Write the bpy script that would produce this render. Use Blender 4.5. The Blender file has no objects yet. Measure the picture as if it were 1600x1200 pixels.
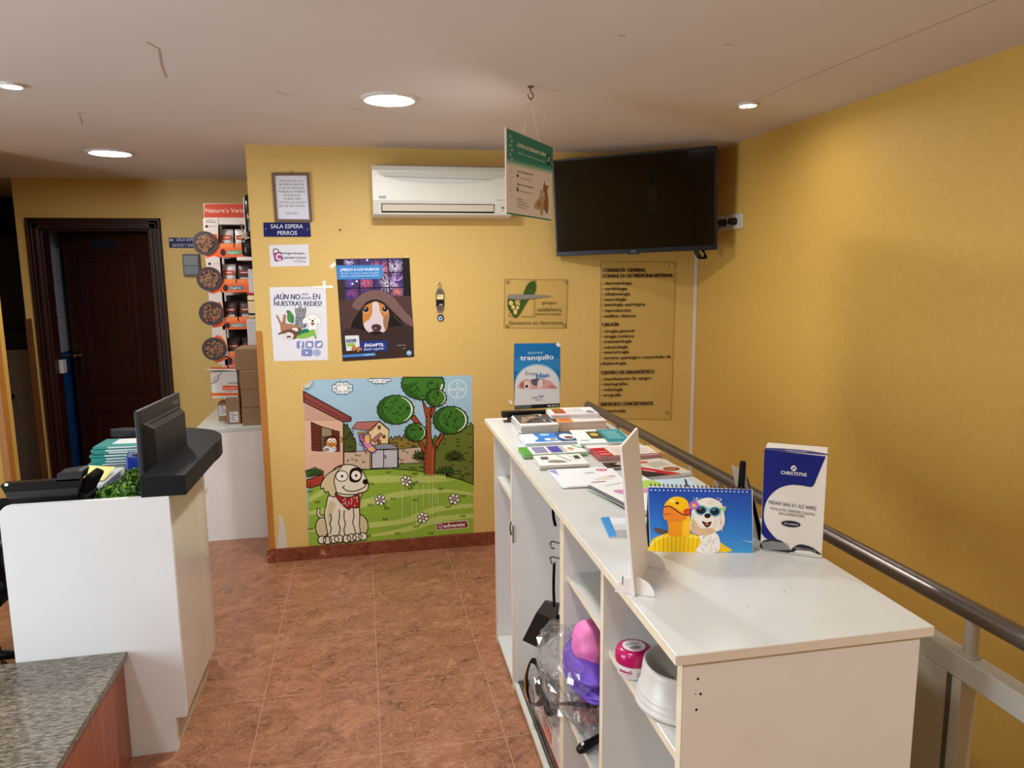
import bpy, bmesh, math, random
import numpy as np
from mathutils import Vector, Matrix
from mathutils.geometry import tessellate_polygon
random.seed(11)
SC = bpy.context.scene
COL = SC.collection
R = math.radians

# ------------------------------------------------------------------ camera
FPX, PITCH, ROLL, YAW, HC = 1148.0, R(8.71), R(-.53), R(11.49), 1.690
CAM = np.array([0.0, 0.0, HC])
def _basis():
    f = np.array([math.sin(YAW), math.cos(YAW), 0]); rt = np.array([math.cos(YAW), -math.sin(YAW), 0]); up = np.array([0, 0, 1.])
    f2 = f*math.cos(PITCH)-up*math.sin(PITCH); u2 = up*math.cos(PITCH)+f*math.sin(PITCH)
    return rt*math.cos(ROLL)+u2*math.sin(ROLL), u2*math.cos(ROLL)-rt*math.sin(ROLL), f2
CR, CU, CF = _basis()
cd = bpy.data.cameras.new('camera'); cam = bpy.data.objects.new('camera', cd); COL.objects.link(cam)
cd.sensor_width = 36; cd.lens = FPX/1600*36; cd.clip_start = .05
cam.matrix_world = Matrix(((CR[0], CU[0], -CF[0], 0), (CR[1], CU[1], -CF[1], 0), (CR[2], CU[2], -CF[2], HC), (0, 0, 0, 1)))
SC.camera = cam

# ------------------------------------------------------------------ world, light, exposure
vs = SC.view_settings
vs.view_transform = 'Standard'; vs.look = 'None'; vs.gamma = 1.0; vs.use_curve_mapping = False
vs.exposure = 0.42
W = bpy.data.worlds.new('world'); SC.world = W; W.use_nodes = True
W.node_tree.nodes['Background'].inputs[0].default_value = (.75, .86, 1, 1)
W.node_tree.nodes['Background'].inputs[1].default_value = .5
def area(name, loc, size, power, rot=(0, 0, 0), color=(1, 1, 1), size_y=None, disk=True):
    l = bpy.data.lights.new(name, 'AREA'); l.energy = power; l.color = color; l.size = size
    l.shape = 'DISK' if disk else 'RECTANGLE'
    if size_y: l.size_y = size_y
    o = bpy.data.objects.new(name, l); COL.objects.link(o); o.location = loc; o.rotation_euler = rot
    return o
LAMP = (1, .985, .96)
P_BIG = 24
for lx, ly, lp in ((.1, 1.3, 9), (1.3, -.35, 15), (-1.3, -.2, 17)):
    area('unseen_fill_lamp', (lx, ly, 2.375), .2, lp, color=LAMP)  # added fill lamps under the ceiling, unseen and without fixtures
area('shop_window_daylight', (-3.36, 1.15, 1.05), 1.8, 76, rot=(0, R(-90), 0), color=(.78, .9, 1), size_y=1.5, disk=False)

# ------------------------------------------------------------------ materials
def lin(h):
    h = h.lstrip('#'); c = [int(h[i:i+2], 16)/255 for i in (0, 2, 4)]
    return tuple(x/12.92 if x <= .04045 else ((x+.055)/1.055)**2.4 for x in c)+(1,)
_M = {}
def M(hexc, rough=.5, metal=0.0, coat=0.0, spec=.5, key=None):
    k = key or 'm_%s_%g_%g_%g' % (hexc, rough, metal, coat)
    if k in _M: return _M[k]
    m = bpy.data.materials.new(k); m.use_nodes = True; b = m.node_tree.nodes['Principled BSDF']
    b.inputs['Base Color'].default_value = lin(hexc); b.inputs['Roughness'].default_value = rough
    b.inputs['Metallic'].default_value = metal; b.inputs['Coat Weight'].default_value = coat
    b.inputs['Specular IOR Level'].default_value = spec
    _M[k] = m; return m
def P(hexc): return M(hexc, .42, spec=.22, key='print_'+hexc)
class NT:
    def __init__(s, name, rough=.5):
        s.m = bpy.data.materials.new(name); s.m.use_nodes = True; s.t = s.m.node_tree; s.b = s.t.nodes['Principled BSDF']
        s.b.inputs['Roughness'].default_value = rough
    def n(s, typ, **kw):
        o = s.t.nodes.new(typ)
        for k, v in kw.items():
            if k.startswith('i_'):
                kk = k[2:]; kk = int(kk) if kk.isdigit() else kk.replace('_', ' ')
                o.inputs[kk].default_value = v
            else: setattr(o, k, v)
        return o
    def l(s, a, b): s.t.links.new(a, b)
    def ramp(s, fac, stops):
        r = s.n('ShaderNodeValToRGB'); e = r.color_ramp.elements
        while len(e) < len(stops): e.new(.5)
        for q, (p, c) in zip(e, stops): q.position = p; q.color = lin(c) if isinstance(c, str) else c
        s.l(fac, r.inputs[0]); return r.outputs[0]
    def mix(s, fac, a, b, mode='MIX'):
        x = s.n('ShaderNodeMix', data_type='RGBA', blend_type=mode)
        if hasattr(fac, 'node'): s.l(fac, x.inputs[0])
        else: x.inputs[0].default_value = fac
        for v, i in ((a, 6), (b, 7)):
            if hasattr(v, 'node'): s.l(v, x.inputs[i])
            else: x.inputs[i].default_value = lin(v) if isinstance(v, str) else v
        return x.outputs[2]
    def noise(s, vec, scale, detail=4, rough=.55, dist=0):
        x = s.n('ShaderNodeTexNoise'); x.inputs['Scale'].default_value = scale; x.inputs['Detail'].default_value = detail
        x.inputs['Roughness'].default_value = rough; x.inputs['Distortion'].default_value = dist
        s.l(vec, x.inputs['Vector']); return x.outputs['Fac']
    def pos(s): return s.n('ShaderNodeNewGeometry').outputs['Position']
    def obj(s): return s.n('ShaderNodeTexCoord').outputs['Object']
    def map(s, vec, scale=(1, 1, 1), loc=(0, 0, 0), rot=(0, 0, 0)):
        x = s.n('ShaderNodeMapping'); x.inputs['Scale'].default_value = scale; x.inputs['Location'].default_value = loc
        x.inputs['Rotation'].default_value = rot; s.l(vec, x.inputs['Vector']); return x.outputs[0]
    def bump(s, h, strength=.2, dist=.01):
        x = s.n('ShaderNodeBump'); x.inputs['Strength'].default_value = strength; x.inputs['Distance'].default_value = dist
        s.l(h, x.inputs['Height']); s.l(x.outputs[0], s.b.inputs['Normal'])
    def col(s, c): s.l(c, s.b.inputs['Base Color']); return s

def m_wall(name, a, b):
    t = NT(name, .55); p = t.pos()
    n1 = t.noise(p, 55, 5, .7); n2 = t.noise(p, 2.2, 3)
    c = t.ramp(n1, [(.3, a), (.7, b)])
    c = t.mix(t.ramp(n2, [(.35, '#ffffff'), (.75, '#efe8da')]), c, c, 'MIX')
    t.col(c); t.bump(n1, .12, .004); return t.m
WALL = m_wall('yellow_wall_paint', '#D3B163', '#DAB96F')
WALL_DIM = m_wall('dimmed_yellow_wall_paint', '#C89E47', '#D0A853')  # same yellow wall, with its weaker light put into a deeper colour
def m_ceiling():
    t = NT('ceiling_plaster', .75); p = t.pos(); n = t.noise(p, 30, 5, .6); n2 = t.noise(p, 1.4, 3)
    t.col(t.ramp(n2, [(.3, '#DAD0CB'), (.7, '#E0D8D3')])); t.bump(n, .05, .003); return t.m
CEIL = m_ceiling()
def m_floor():
    t = NT('stone_look_floor_tile', .33); p = t.pos()
    pm = t.map(p, loc=(.444, -.0 - 3.779 + .45*9, 0))
    br = t.n('ShaderNodeTexBrick'); br.offset = 0; br.squash = 1
    t.l(pm, br.inputs['Vector'])
    for k, v in (('Scale', 1), ('Mortar Size', .0022), ('Mortar Smooth', .1), ('Brick Width', .45), ('Row Height', .45)): br.inputs[k].default_value = v
    br.inputs['Color1'].default_value = (1, 1, 1, 1); br.inputs['Color2'].default_value = (.82, .82, .82, 1); br.inputs['Mortar'].default_value = (0, 0, 0, 1)
    d = t.noise(p, 3.1, 4, .6)
    va = t.n('ShaderNodeVectorMath', operation='ADD'); t.l(p, va.inputs[0]); sc = t.n('ShaderNodeVectorMath', operation='SCALE'); sc.inputs['Scale'].default_value = .35
    t.l(d, sc.inputs[0]); t.l(sc.outputs[0], va.inputs[1])
    wp = t.map(va.outputs[0], scale=(1, 1.5, 1), rot=(0, 0, .6))
    n1 = t.noise(wp, 7, 8, .68, 1.2); n2 = t.noise(wp, 30, 6, .75, .6); n3 = t.noise(p, 2.0, 3)
    base = t.ramp(n1, [(.28, '#5E3825'), (.44, '#885539'), (.56, '#9C6546'), (.72, '#B0805C')])
    ol = t.mix(t.ramp(n3, [(.45, '#000000'), (.72, '#6b6b6b')]), base, '#8D7046')
    vein = t.ramp(n2, [(.50, '#000000'), (.57, '#5a5a5a'), (.64, '#b0b0b0')])
    c = t.mix(vein, ol, '#C69A78')
    n4 = t.noise(wp, 13, 5, .6, 2.5); c = t.mix(t.ramp(n4, [(.455, '#000000'), (.49, '#9a9a9a'), (.525, '#000000')]), c, '#D2A88C')
    n5 = t.noise(wp, 26, 4, .6, 1.8); c = t.mix(t.ramp(n5, [(.46, '#000000'), (.49, '#909090'), (.52, '#000000')]), c, '#6E4230')
    n6 = t.noise(wp, 40, 3, .6, 1.5); c = t.mix(t.ramp(n6, [(.47, '#000000'), (.5, '#808080'), (.53, '#000000')]), c, '#D0A68A')
    vo = t.n('ShaderNodeTexVoronoi', feature='DISTANCE_TO_EDGE'); vo.inputs['Scale'].default_value = 6; t.l(wp, vo.inputs['Vector'])
    cr = t.ramp(vo.outputs['Distance'], [(.0, '#4a4a4a'), (.012, '#000000')])
    c = t.mix(cr, c, '#5A3020')
    c = t.mix(.25, c, br.outputs['Color'], 'MULTIPLY')
    g = t.n('ShaderNodeMath', operation='MULTIPLY'); t.l(br.outputs['Fac'], g.inputs[0]); g.inputs[1].default_value = .85
    c = t.mix(g.outputs[0], c, '#B08A70')
    t.col(c); inv = t.n('ShaderNodeMath', operation='SUBTRACT'); inv.inputs[0].default_value = 1; t.l(br.outputs['Fac'], inv.inputs[1])
    t.bump(inv.outputs[0], .3, .002)
    t.l(t.ramp(n1, [(.3, (.25, .25, .25, 1)), (.7, (.42, .42, .42, 1))]), t.b.inputs['Roughness'])
    return t.m
FLOOR = m_floor()
def m_marble():
    t = NT('red_marble_skirting', .3); p = t.pos(); n = t.noise(p, 14, 7, .65, 1.5)
    c = t.ramp(n, [(.3, '#5E2C1C'), (.5, '#7E4029'), (.62, '#8A4C33'), (.7, '#C79A80')]); t.col(c); return t.m
MARBLE = m_marble()
def m_wood(name, a, b, rough=.35, scale=(1, 1, .06), s=30):
    t = NT(name, rough); p = t.map(t.pos(), scale=scale); n = t.noise(p, s, 6, .6, 1.0); t.col(t.ramp(n, [(.3, a), (.7, b)])); t.bump(n, .05, .002); return t.m
DOORW = m_wood('dark_red_mahogany', '#1C0704', '#35100A', .42)
GUARDW = m_wood('corner_guard_beech', '#A86C28', '#B97C34', .45)
GUARDD = m_wood('corner_guard_brown', '#5C3818', '#6E461F', .5)
BENCHW = m_wood('bench_side_wood', '#8A4A30', '#A8654A', .4, (1, 1, .1), 22)
def m_granite():
    t = NT('granite_top', .28); p = t.map(t.pos(), scale=(.45, 1.6, 1), rot=(0, 0, -.15)); n = t.noise(p, 75, 7, .8, .4); n2 = t.noise(p, 14, 4)
    c = t.ramp(n, [(.36, '#1B1C1A'), (.47, '#5F5A50'), (.56, '#8F877A'), (.68, '#B3A898')])
    c = t.mix(t.ramp(n2, [(.4, '#000000'), (.7, '#555555')]), c, '#6A5648'); t.col(c); return t.m
GRANITE = m_granite()
def m_card():
    t = NT('corrugated_cardboard', .8); n = t.noise(t.map(t.pos(), scale=(1, 1, 6)), 25, 3); t.col(t.ramp(n, [(.3, '#8A6A4C'), (.7, '#957556')])); return t.m
CARD = m_card()
def m_laminate(name, a, b, rough=.3, sc=3):
    t = NT(name, rough); n = t.noise(t.pos(), sc, 5, .6); t.col(t.ramp(n, [(.35, a), (.7, b)])); return t.m
WHITE = m_laminate('white_melamine', '#E6E3DF', '#ECEAE7')
TOPW = m_laminate('white_worktop', '#C8CAC6', '#CFD1CE', .22)
PANELW = m_laminate('white_panel', '#DFE1E2', '#E4E6E7', .35)
BEIGE = m_laminate('beige_gloss_laminate', '#CDC4B6', '#D3CBBF', .18, 1.5)
SLABB = m_laminate('charcoal_worktop', '#111216', '#16181C', .55, 60); SLABB.node_tree.nodes['Principled BSDF'].inputs['Specular IOR Level'].default_value = .22
EDGEW = m_laminate('worn_edge_band', '#D9C9AC', '#E2D5BC', .5, 25)
def m_steel(name, c, rough=.35):
    t = NT(name, rough); t.b.inputs['Metallic'].default_value = .85; n = t.noise(t.map(t.pos(), scale=(.1, .1, 1)), 60, 3); t.col(t.ramp(n, [(.3, c), (.7, c)])); t.bump(n, .03, .001); return t.m
RAILM = M('#6E665F', .3, .75, key='rail_bronze_metal')
BARG = M('#A8A59C', .45, .1, key='grey_painted_steel')
CHROME = M('#C9C9C8', .22, 1, key='chrome')
def m_clear(name, tint=(1, 1, 1, 1), gloss=.08, rough=.05, haze=0):
    m = bpy.data.materials.new(name); m.use_nodes = True; t = m.node_tree; t.nodes.clear()
    o = t.nodes.new('ShaderNodeOutputMaterial'); mx = t.nodes.new('ShaderNodeMixShader'); tr = t.nodes.new('ShaderNodeBsdfTransparent'); g = t.nodes.new('ShaderNodeBsdfGlossy')
    fr = t.nodes.new('ShaderNodeLayerWeight'); fr.inputs[0].default_value = .25
    ma = t.nodes.new('ShaderNodeMath'); ma.operation = 'ADD'; ma.inputs[1].default_value = gloss; ma.use_clamp = True
    tr.inputs[0].default_value = tint; g.inputs['Roughness'].default_value = rough
    ml = t.nodes.new('ShaderNodeMath'); ml.operation = 'MULTIPLY'; ml.inputs[1].default_value = .25
    t.links.new(fr.outputs['Fresnel'], ml.inputs[0]); t.links.new(ml.outputs[0], ma.inputs[0])
    t.links.new(ma.outputs[0], mx.inputs[0]); t.links.new(tr.outputs[0], mx.inputs[1]); t.links.new(g.outputs[0], mx.inputs[2]); t.links.new(mx.outputs[0], o.inputs[0])
    if haze:
        df = t.nodes.new('ShaderNodeBsdfDiffuse'); df.inputs[0].default_value = (.85, .85, .87, 1); m2 = t.nodes.new('ShaderNodeMixShader'); m2.inputs[0].default_value = haze
        t.links.new(mx.outputs[0], m2.inputs[1]); t.links.new(df.outputs[0], m2.inputs[2]); t.links.new(m2.outputs[0], o.inputs[0])
    return m
ACRYL = m_clear('clear_acrylic', (.995, .995, .985, 1), .0, .04)
BAGM = m_clear('clear_plastic_film', (.99, .99, .99, 1), .12, .06, .03)
TAPEM = M('#F4F2EA', .3, key='adhesive_tape')
def m_emit(name, c, s):
    m = bpy.data.materials.new(name); m.use_nodes = True; b = m.node_tree.nodes['Principled BSDF']
    b.inputs['Base Color'].default_value = (.8, .8, .8, 1); b.inputs['Emission Color'].default_value = c+(1,) if len(c) == 3 else c; b.inputs['Emission Strength'].default_value = s; return m
BLACK = M('#08090A', .35, spec=.35, key='black_plastic')
BLACKM = M('#060607', .75, spec=.2, key='black_matt')

# ------------------------------------------------------------------ pixel -> world (lays drawings on their own planes)
def ray(u, v): return CF+(u-800)/FPX*CR-(v-600)/FPX*CU
def pp(u, v, P0, n):
    d = ray(u, v); n = np.asarray(n, float); return CAM+d*((np.asarray(P0, float)-CAM) @ n)/(d @ n)

# ------------------------------------------------------------------ mesh builder
OFF = {}
_TX = {}
def text_mesh(s, bold=0.0):
    k = (s, bold)
    if k not in _TX:
        c = bpy.data.curves.new('t', 'FONT'); c.body = s; c.size = 1; c.resolution_u = 3; c.offset = bold
        o = bpy.data.objects.new('t', c); me = bpy.data.meshes.new_from_object(o)
        vs_ = [tuple(v.co[:2]) for v in me.vertices]; fs = [tuple(p.vertices) for p in me.polygons]
        bpy.data.objects.remove(o); bpy.data.curves.remove(c); bpy.data.meshes.remove(me)
        xs = [v[0] for v in vs_] or [0, 1]
        _TX[k] = (vs_, fs, min(xs), max(xs))
    return _TX[k]
_vs = text_mesh('H')[0]; CAPH = max(v[1] for v in _vs)
def smooth(pts, n=5, closed=True):
    p = [np.array(q, float) for q in pts]; N = len(p); out = []
    rng = range(N) if closed else range(N-1)
    for i in rng:
        a = p[(i-1) % N] if closed or i else p[0]; b = p[i]; c = p[(i+1) % N]; d = p[(i+2) % N] if closed or i+2 < N else p[-1]
        for k in range(n):
            t = k/n; out.append(tuple(.5*((2*b)+(c-a)*t+(2*a-5*b+4*c-d)*t*t+(3*b-a-3*c+d)*t**3)))
    if not closed: out.append(tuple(p[-1]))
    return out
class MB:
    def __init__(s): s.v = []; s.f = []; s.mi = []; s.sm = []; s.mats = []; s.X = None
    def _m(s, m):
        if m not in s.mats: s.mats.append(m)
        return s.mats.index(m)
    def add(s, vs_, fs, m, smooth=False):
        o = len(s.v); i = s._m(m)
        if s.X is not None: vs_ = [tuple(s.X @ Vector(v)) for v in vs_]
        s.v += [tuple(map(float, v)) for v in vs_]
        for f in fs: s.f.append(tuple(k+o for k in f)); s.mi.append(i); s.sm.append(smooth)
        return s
    def box(s, a, b, m):
        x0, y0, z0 = a; x1, y1, z1 = b
        x0, x1 = min(x0, x1), max(x0, x1); y0, y1 = min(y0, y1), max(y0, y1); z0, z1 = min(z0, z1), max(z0, z1)
        v = [(x0, y0, z0), (x1, y0, z0), (x1, y1, z0), (x0, y1, z0), (x0, y0, z1), (x1, y0, z1), (x1, y1, z1), (x0, y1, z1)]
        return s.add(v, [(0, 3, 2, 1), (4, 5, 6, 7), (0, 1, 5, 4), (1, 2, 6, 5), (2, 3, 7, 6), (3, 0, 4, 7)], m)
    def prism(s, pts, lo, hi, m, f=lambda x, y, h: (x, y, h), smooth=False):
        n = len(pts); a = [f(x, y, lo) for x, y in pts]; b = [f(x, y, hi) for x, y in pts]
        tri = tessellate_polygon([[Vector((x, y, 0)) for x, y in pts]])
        fs = [(t[2], t[1], t[0]) for t in tri]+[tuple(k+n for k in t) for t in tri]
        s.add(a+b, fs, m)
        return s.add(a+b, [(i, (i+1) % n, (i+1) % n+n, i+n) for i in range(n)], m, smooth)
    def cyl(s, p, q, r, m, r2=None, n=24, caps=True, smooth=True):
        p = Vector(p); q = Vector(q); r2 = r if r2 is None else r2; d = (q-p).normalized(); e = d.orthogonal().normalized(); g = d.cross(e)
        A = [p+(e*math.cos(6.283185*i/n)+g*math.sin(6.283185*i/n))*r for i in range(n)]
        B = [q+(e*math.cos(6.283185*i/n)+g*math.sin(6.283185*i/n))*r2 for i in range(n)]
        s.add(A+B, [(i, (i+1) % n, (i+1) % n+n, i+n) for i in range(n)], m, smooth)
        if caps: s.add(A, [tuple(range(n))[::-1]], m); s.add(B, [tuple(range(n))], m)
        return s
    def tube(s, pts, r, m, n=8, closed=False, flat=None):
        pts = [Vector(p) for p in pts]; N = len(pts); rings = []; e = None
        for i, p in enumerate(pts):
            a = pts[i-1] if i or closed else p; b = pts[(i+1) % N] if i < N-1 or closed else p
            d = (b-a).normalized()
            if e is None: e = d.orthogonal().normalized()
            e = (e-d*e.dot(d)).normalized(); g = d.cross(e); rr = r[i] if isinstance(r, (list, tuple)) else r
            fl = flat if flat else 1
            rings += [tuple(p+(e*math.cos(6.283185*k/n)+g*math.sin(6.283185*k/n)*fl)*rr) for k in range(n)]
        fs = []
        for i in range(N if closed else N-1):
            j = (i+1) % N
            fs += [(i*n+k, i*n+(k+1) % n, j*n+(k+1) % n, j*n+k) for k in range(n)]
        if not closed: fs += [tuple(range(n))[::-1], tuple((N-1)*n+k for k in range(n))]
        return s.add(rings, fs, m, True)
    def lathe(s, prof, c, m, n=36, smooth=True, axis=2):
        v = []; N = len(prof)
        for r, h in prof:
            for k in range(n):
                a = 6.283185*k/n; q = [r*math.cos(a), r*math.sin(a), h]
                if axis == 1: q = [q[0], h, q[1]]
                v.append((c[0]+q[0], c[1]+q[1], c[2]+q[2]))
        fl = [(i*n+k, i*n+(k+1) % n, (i+1)*n+(k+1) % n, (i+1)*n+k) for i in range(N-1) for k in range(n)]
        if axis == 1: fl = [f[::-1] for f in fl]
        return s.add(v, fl, m, smooth)
    def ell(s, c, r, m, nu=20, nv=12, disp=None):
        v = []
        for j in range(nv+1):
            th = math.pi*j/nv
            for i in range(nu):
                ph = 6.283185*i/nu; d = (math.sin(th)*math.cos(ph), math.sin(th)*math.sin(ph), math.cos(th)); k = disp(d) if disp else 1
                v.append((c[0]+r[0]*d[0]*k, c[1]+r[1]*d[1]*k, c[2]+r[2]*d[2]*k))
        return s.add(v, [(j*nu+i, (j+1)*nu+i, (j+1)*nu+(i+1) % nu, j*nu+(i+1) % nu) for j in range(nv) for i in range(nu)], m, True)
    def build(s, name, parent=None, loc=None, bevel=0, seg=2, rot=None, local=False, solid=0):
        off = Vector((0, 0, 0)) if local else Vector(loc if loc is not None else (OFF[parent.name] if parent else (0, 0, 0)))
        me = bpy.data.meshes.new(name); me.from_pydata([tuple(Vector(v)-off) for v in s.v], [], s.f)
        for m in s.mats: me.materials.append(m)
        me.polygons.foreach_set('material_index', s.mi); me.polygons.foreach_set('use_smooth', s.sm); me.update()
        o = bpy.data.objects.new(name, me); COL.objects.link(o)
        if parent: o.parent = parent
        if loc is not None and not parent: o.location = loc
        if rot: o.rotation_euler = rot
        OFF[o.name] = off
        if solid: d = o.modifiers.new('s', 'SOLIDIFY'); d.thickness = solid; d.offset = 0
        if bevel:
            d = o.modifiers.new('b', 'BEVEL'); d.width = bevel; d.segments = seg; d.limit_method = 'ANGLE'; d.angle_limit = R(40); d.harden_normals = False
        return o
class Art(MB):
    """flat print: drawn in the units of `conv`, laid on a plane, thin ink layers one above the other"""
    EPS = .00022
    def px(s, ox, oy, k, P0, n):
        n = np.asarray(n, float); n /= np.linalg.norm(n); P0 = np.asarray(P0, float)
        s.conv = lambda x, y, L: tuple(pp(ox+x/k, oy+y/k, P0, n)+n*(L*s.EPS)); return s
    def aff(s, O, U, V):
        O, U, V = (Vector(q) for q in (O, U, V)); N = U.cross(V).normalized()
        s.conv = lambda x, y, L: tuple(O+U*x+V*y+N*(L*s.EPS)); s.up = 1; return s
    up = -1
    cnt = 0
    def jit(s): s.cnt += 1; return (s.cnt % 12)*.04
    def poly(s, pts, c, L=1):
        L += s.jit()
        tri = tessellate_polygon([[Vector((x, y, 0)) for x, y in pts]])
        return s.add([s.conv(x, y, L) for x, y in pts], tri, P(c) if isinstance(c, str) else c)
    def rect(s, x0, y0, x1, y1, c, L=1): return s.poly([(x0, y0), (x1, y0), (x1, y1), (x0, y1)], c, L)
    def rrect(s, x0, y0, x1, y1, r, c, L=1):
        p = []
        for cx, cy, a in ((x1-r, y1-r, 0), (x0+r, y1-r, 90), (x0+r, y0+r, 180), (x1-r, y0+r, 270)):
            p += [(cx+r*math.cos(R(a+t)), cy+r*math.sin(R(a+t))) for t in (0, 30, 60, 90)]
        return s.poly(p, c, L)
    def epts(s, cx, cy, rx, ry, rot=0, n=28, a0=0, a1=360):
        ca, sa = math.cos(R(rot)), math.sin(R(rot)); o = []
        full = a1-a0 >= 360
        for i in range(n if full else n+1):
            t = R(a0+(a1-a0)*i/n); x, y = rx*math.cos(t), ry*math.sin(t); o.append((cx+x*ca-y*sa, cy+x*sa+y*ca))
        return o
    def ell2(s, cx, cy, rx, ry, c, L=1, rot=0, n=28): return s.poly(s.epts(cx, cy, rx, ry, rot, n), c, L)
    def line(s, pts, w, c, L=2, closed=False):
        m = P(c) if isinstance(c, str) else c; N = len(pts); L += s.jit()
        for i in range(N if closed else N-1):
            (x0, y0), (x1, y1) = pts[i], pts[(i+1) % N]; dx, dy = x1-x0, y1-y0; l = math.hypot(dx, dy) or 1; e = .28*w
            nx, ny = -dy/l*w/2, dx/l*w/2; ex, ey = dx/l*e, dy/l*e
            q = [(x0-ex+nx, y0-ey+ny), (x1+ex+nx, y1+ey+ny), (x1+ex-nx, y1+ey-ny), (x0-ex-nx, y0-ey-ny)]
            s.add([s.conv(x, y, L+.18*(i % 2)+(.3 if i == N-1 and i % 2 == 0 else 0)) for x, y in q], [(0, 1, 2, 3)], m)
        return s
    def shape(s, pts, c, w=0, oc='#141414', L=1, sm=0):
        if sm: pts = smooth(pts, sm)
        s.poly(pts, c, L)
        if w: s.line(pts, w, oc, L+.5, True)
        return s
    def text(s, t, x0, y0, x1, h, c, y1=None, bold=0.0, L=3, shear=0.0, center=False, fit=True):
        """baseline (x0,y0)->(x1,y1), cap height h"""
        y1 = y0 if y1 is None else y1; vs_, fs, a, b = text_mesh(t)
        if bold:
            nb = bold*1.5*h/CAPH; q = math.hypot(x1-x0, y1-y0); ex, ey = (x1-x0)/q*nb, (y1-y0)/q*nb
            for j, (sx, sy) in enumerate(((1, .5), (-1, -.5))): s.text(t, x0+ex*sx, y0+ey*sx+nb*sy*.6, x1+ex*sx, h, c, y1+ey*sx+nb*sy*.6, 0, L-.3*(j+1), shear, center, fit)
        k = h/CAPH; ln = math.hypot(x1-x0, y1-y0); dx, dy = (x1-x0)/ln, (y1-y0)/ln
        kx = ln/max(b-a, 1e-6) if fit else k
        o = (ln-kx*(b-a))/2 if center and not fit else 0
        ux, uy = (dy, -dx) if s.up < 0 else (-dy, dx)
        out = []
        for x, y in vs_:
            p, q = o+(x-a)*kx+shear*y*k, y*k
            out.append(s.conv(x0+dx*p+ux*q, y0+dy*p+uy*q, L))
        return s.add(out, fs, P(c) if isinstance(c, str) else c)

def tag(o, label, cat, group=None):
    o['label'] = label; o['category'] = cat
    if group: o['group'] = group
    return o
def thing(name, label, cat, loc=(0, 0, 0), rotz=0, group=None):
    o = bpy.data.objects.new(name, None); COL.objects.link(o); o.location = loc; o.rotation_euler = (0, 0, rotz); o.empty_display_size = .05
    OFF[o.name] = Vector(loc); return tag(o, label, cat, group)
def struct(o): o['kind'] = 'structure'; return o
def dup(root, loc=None, rot=None, label=None, group=None):
    r = root.copy(); COL.objects.link(r)
    if loc is not None: r.location = loc
    if rot is not None: r.rotation_euler = rot
    if label: r['label'] = label
    if group: r['group'] = group
    for ch in list(root.children):
        c = ch.copy(); COL.objects.link(c); c.parent = r
        for g in list(ch.children):
            d = g.copy(); COL.objects.link(d); d.parent = c
    return r

# ================================================================== SETTING
YW, XW, ZC, YD = 4.35, 2.08, 2.385, 6.0
b = MB(); b.box((-3.4, -3, -.1), (1.245, 7.6, 0), FLOOR); b.box((1.245, 2.5, -.1), (XW, YW, 0), FLOOR)
struct(b.build('floor'))
b = MB()
for k in range(7): b.box((1.245, 2.5-.3*(k+1), -.1-.17*k-.17), (XW, 2.5-.3*k, -.17*k-.17), MARBLE)
b.box((1.235, -3, -1.5), (1.245, 2.5, 0), MARBLE); b.box((1.245, -3, -1.5), (XW, .4, -1.28), MARBLE)
struct(b.build('trim_1'))
b = MB(); b.box((-3.4, -3, ZC), (XW+.12, 7.6, ZC+.1), CEIL)
crk = M('#A58F82', .8, key='ceiling_crack'); mk = M('#B9A698', .8, key='ceiling_scuff')
def cmark(pts, w, m):
    q = [pp(u, v, (0, 0, ZC-.0006), (0, 0, 1)) for u, v in pts]
    for p0, p1 in zip(q, q[1:]):
        d = (p1-p0)[:2]; d = d/np.linalg.norm(d)*w/2
        b.add([(p0[0]-d[1], p0[1]+d[0], p0[2]), (p1[0]-d[1], p1[1]+d[0], p1[2]), (p1[0]+d[1], p1[1]-d[0], p1[2]), (p0[0]+d[1], p0[1]-d[0], p0[2])], [(0, 1, 2, 3)], m)
cmark([(1129, 180), (1250, 126), (1400, 64), (1557, 0)], .003, crk)
cmark([(229, 66), (249, 77), (252, 100), (260, 121)], .008, mk); cmark([(120, 177), (136, 176)], .008, mk); cmark([(124, 178), (129, 195)], .006, mk)
cmark([(430, 142), (446, 148), (456, 148)], .008, mk); cmark([(552, 170), (567, 170)], .008, mk); cmark([(965, 56), (978, 55)], .01, mk); cmark([(1131, 70), (1146, 70)], .008, mk)
struct(b.build('ceiling'))
b = MB(); b.box((-.585, YW, 0), (XW+.12, YW+.14, ZC), WALL); struct(b.build('wall_back'))
b = MB(); b.box((XW, -3, -1.6), (XW+.12, YW, ZC), WALL_DIM); struct(b.build('wall_right'))
DX0, DX1, DZ = -2.267, -1.516, 2.03
b = MB(); b.box((-2.41, YD, 0), (DX0, YD+.12, ZC), WALL); b.box((DX1, YD, 0), (.2, YD+.12, ZC), WALL); b.box((DX0, YD, DZ), (DX1, YD+.12, ZC), WALL)
struct(b.build('wall_far'))
b = MB(); b.box((-3.4, 4.6, 0), (-2.018, 4.72, ZC), WALL_DIM); struct(b.build('wall_left'))  # deeper wall colour tones down the window light here
b = MB(); b.box((-3.5, -3, 0), (-3.4, .35, ZC), WALL); b.box((-3.5, 1.9, 0), (-3.4, 7.6, ZC), WALL); b.box((-3.5, .35, 2.0), (-3.4, 1.9, ZC), WALL); b.box((-3.5, .35, 0), (-3.4, 1.9, .1), WALL); struct(b.build('wall_outer'))
b = MB(); b.box((.2, YW+.14, 0), (.3, 7.6, ZC), WALL); struct(b.build('wall_inner'))
b = MB(); b.box((-3.4, -3.12, -1.6), (XW+.12, -3, ZC), WALL)
struct(b.build('wall_front'))
DARKP = M('#191715', .8, key='unlit_back_room_wall')  # darkness of the unlit back room put into the wall colour
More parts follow.
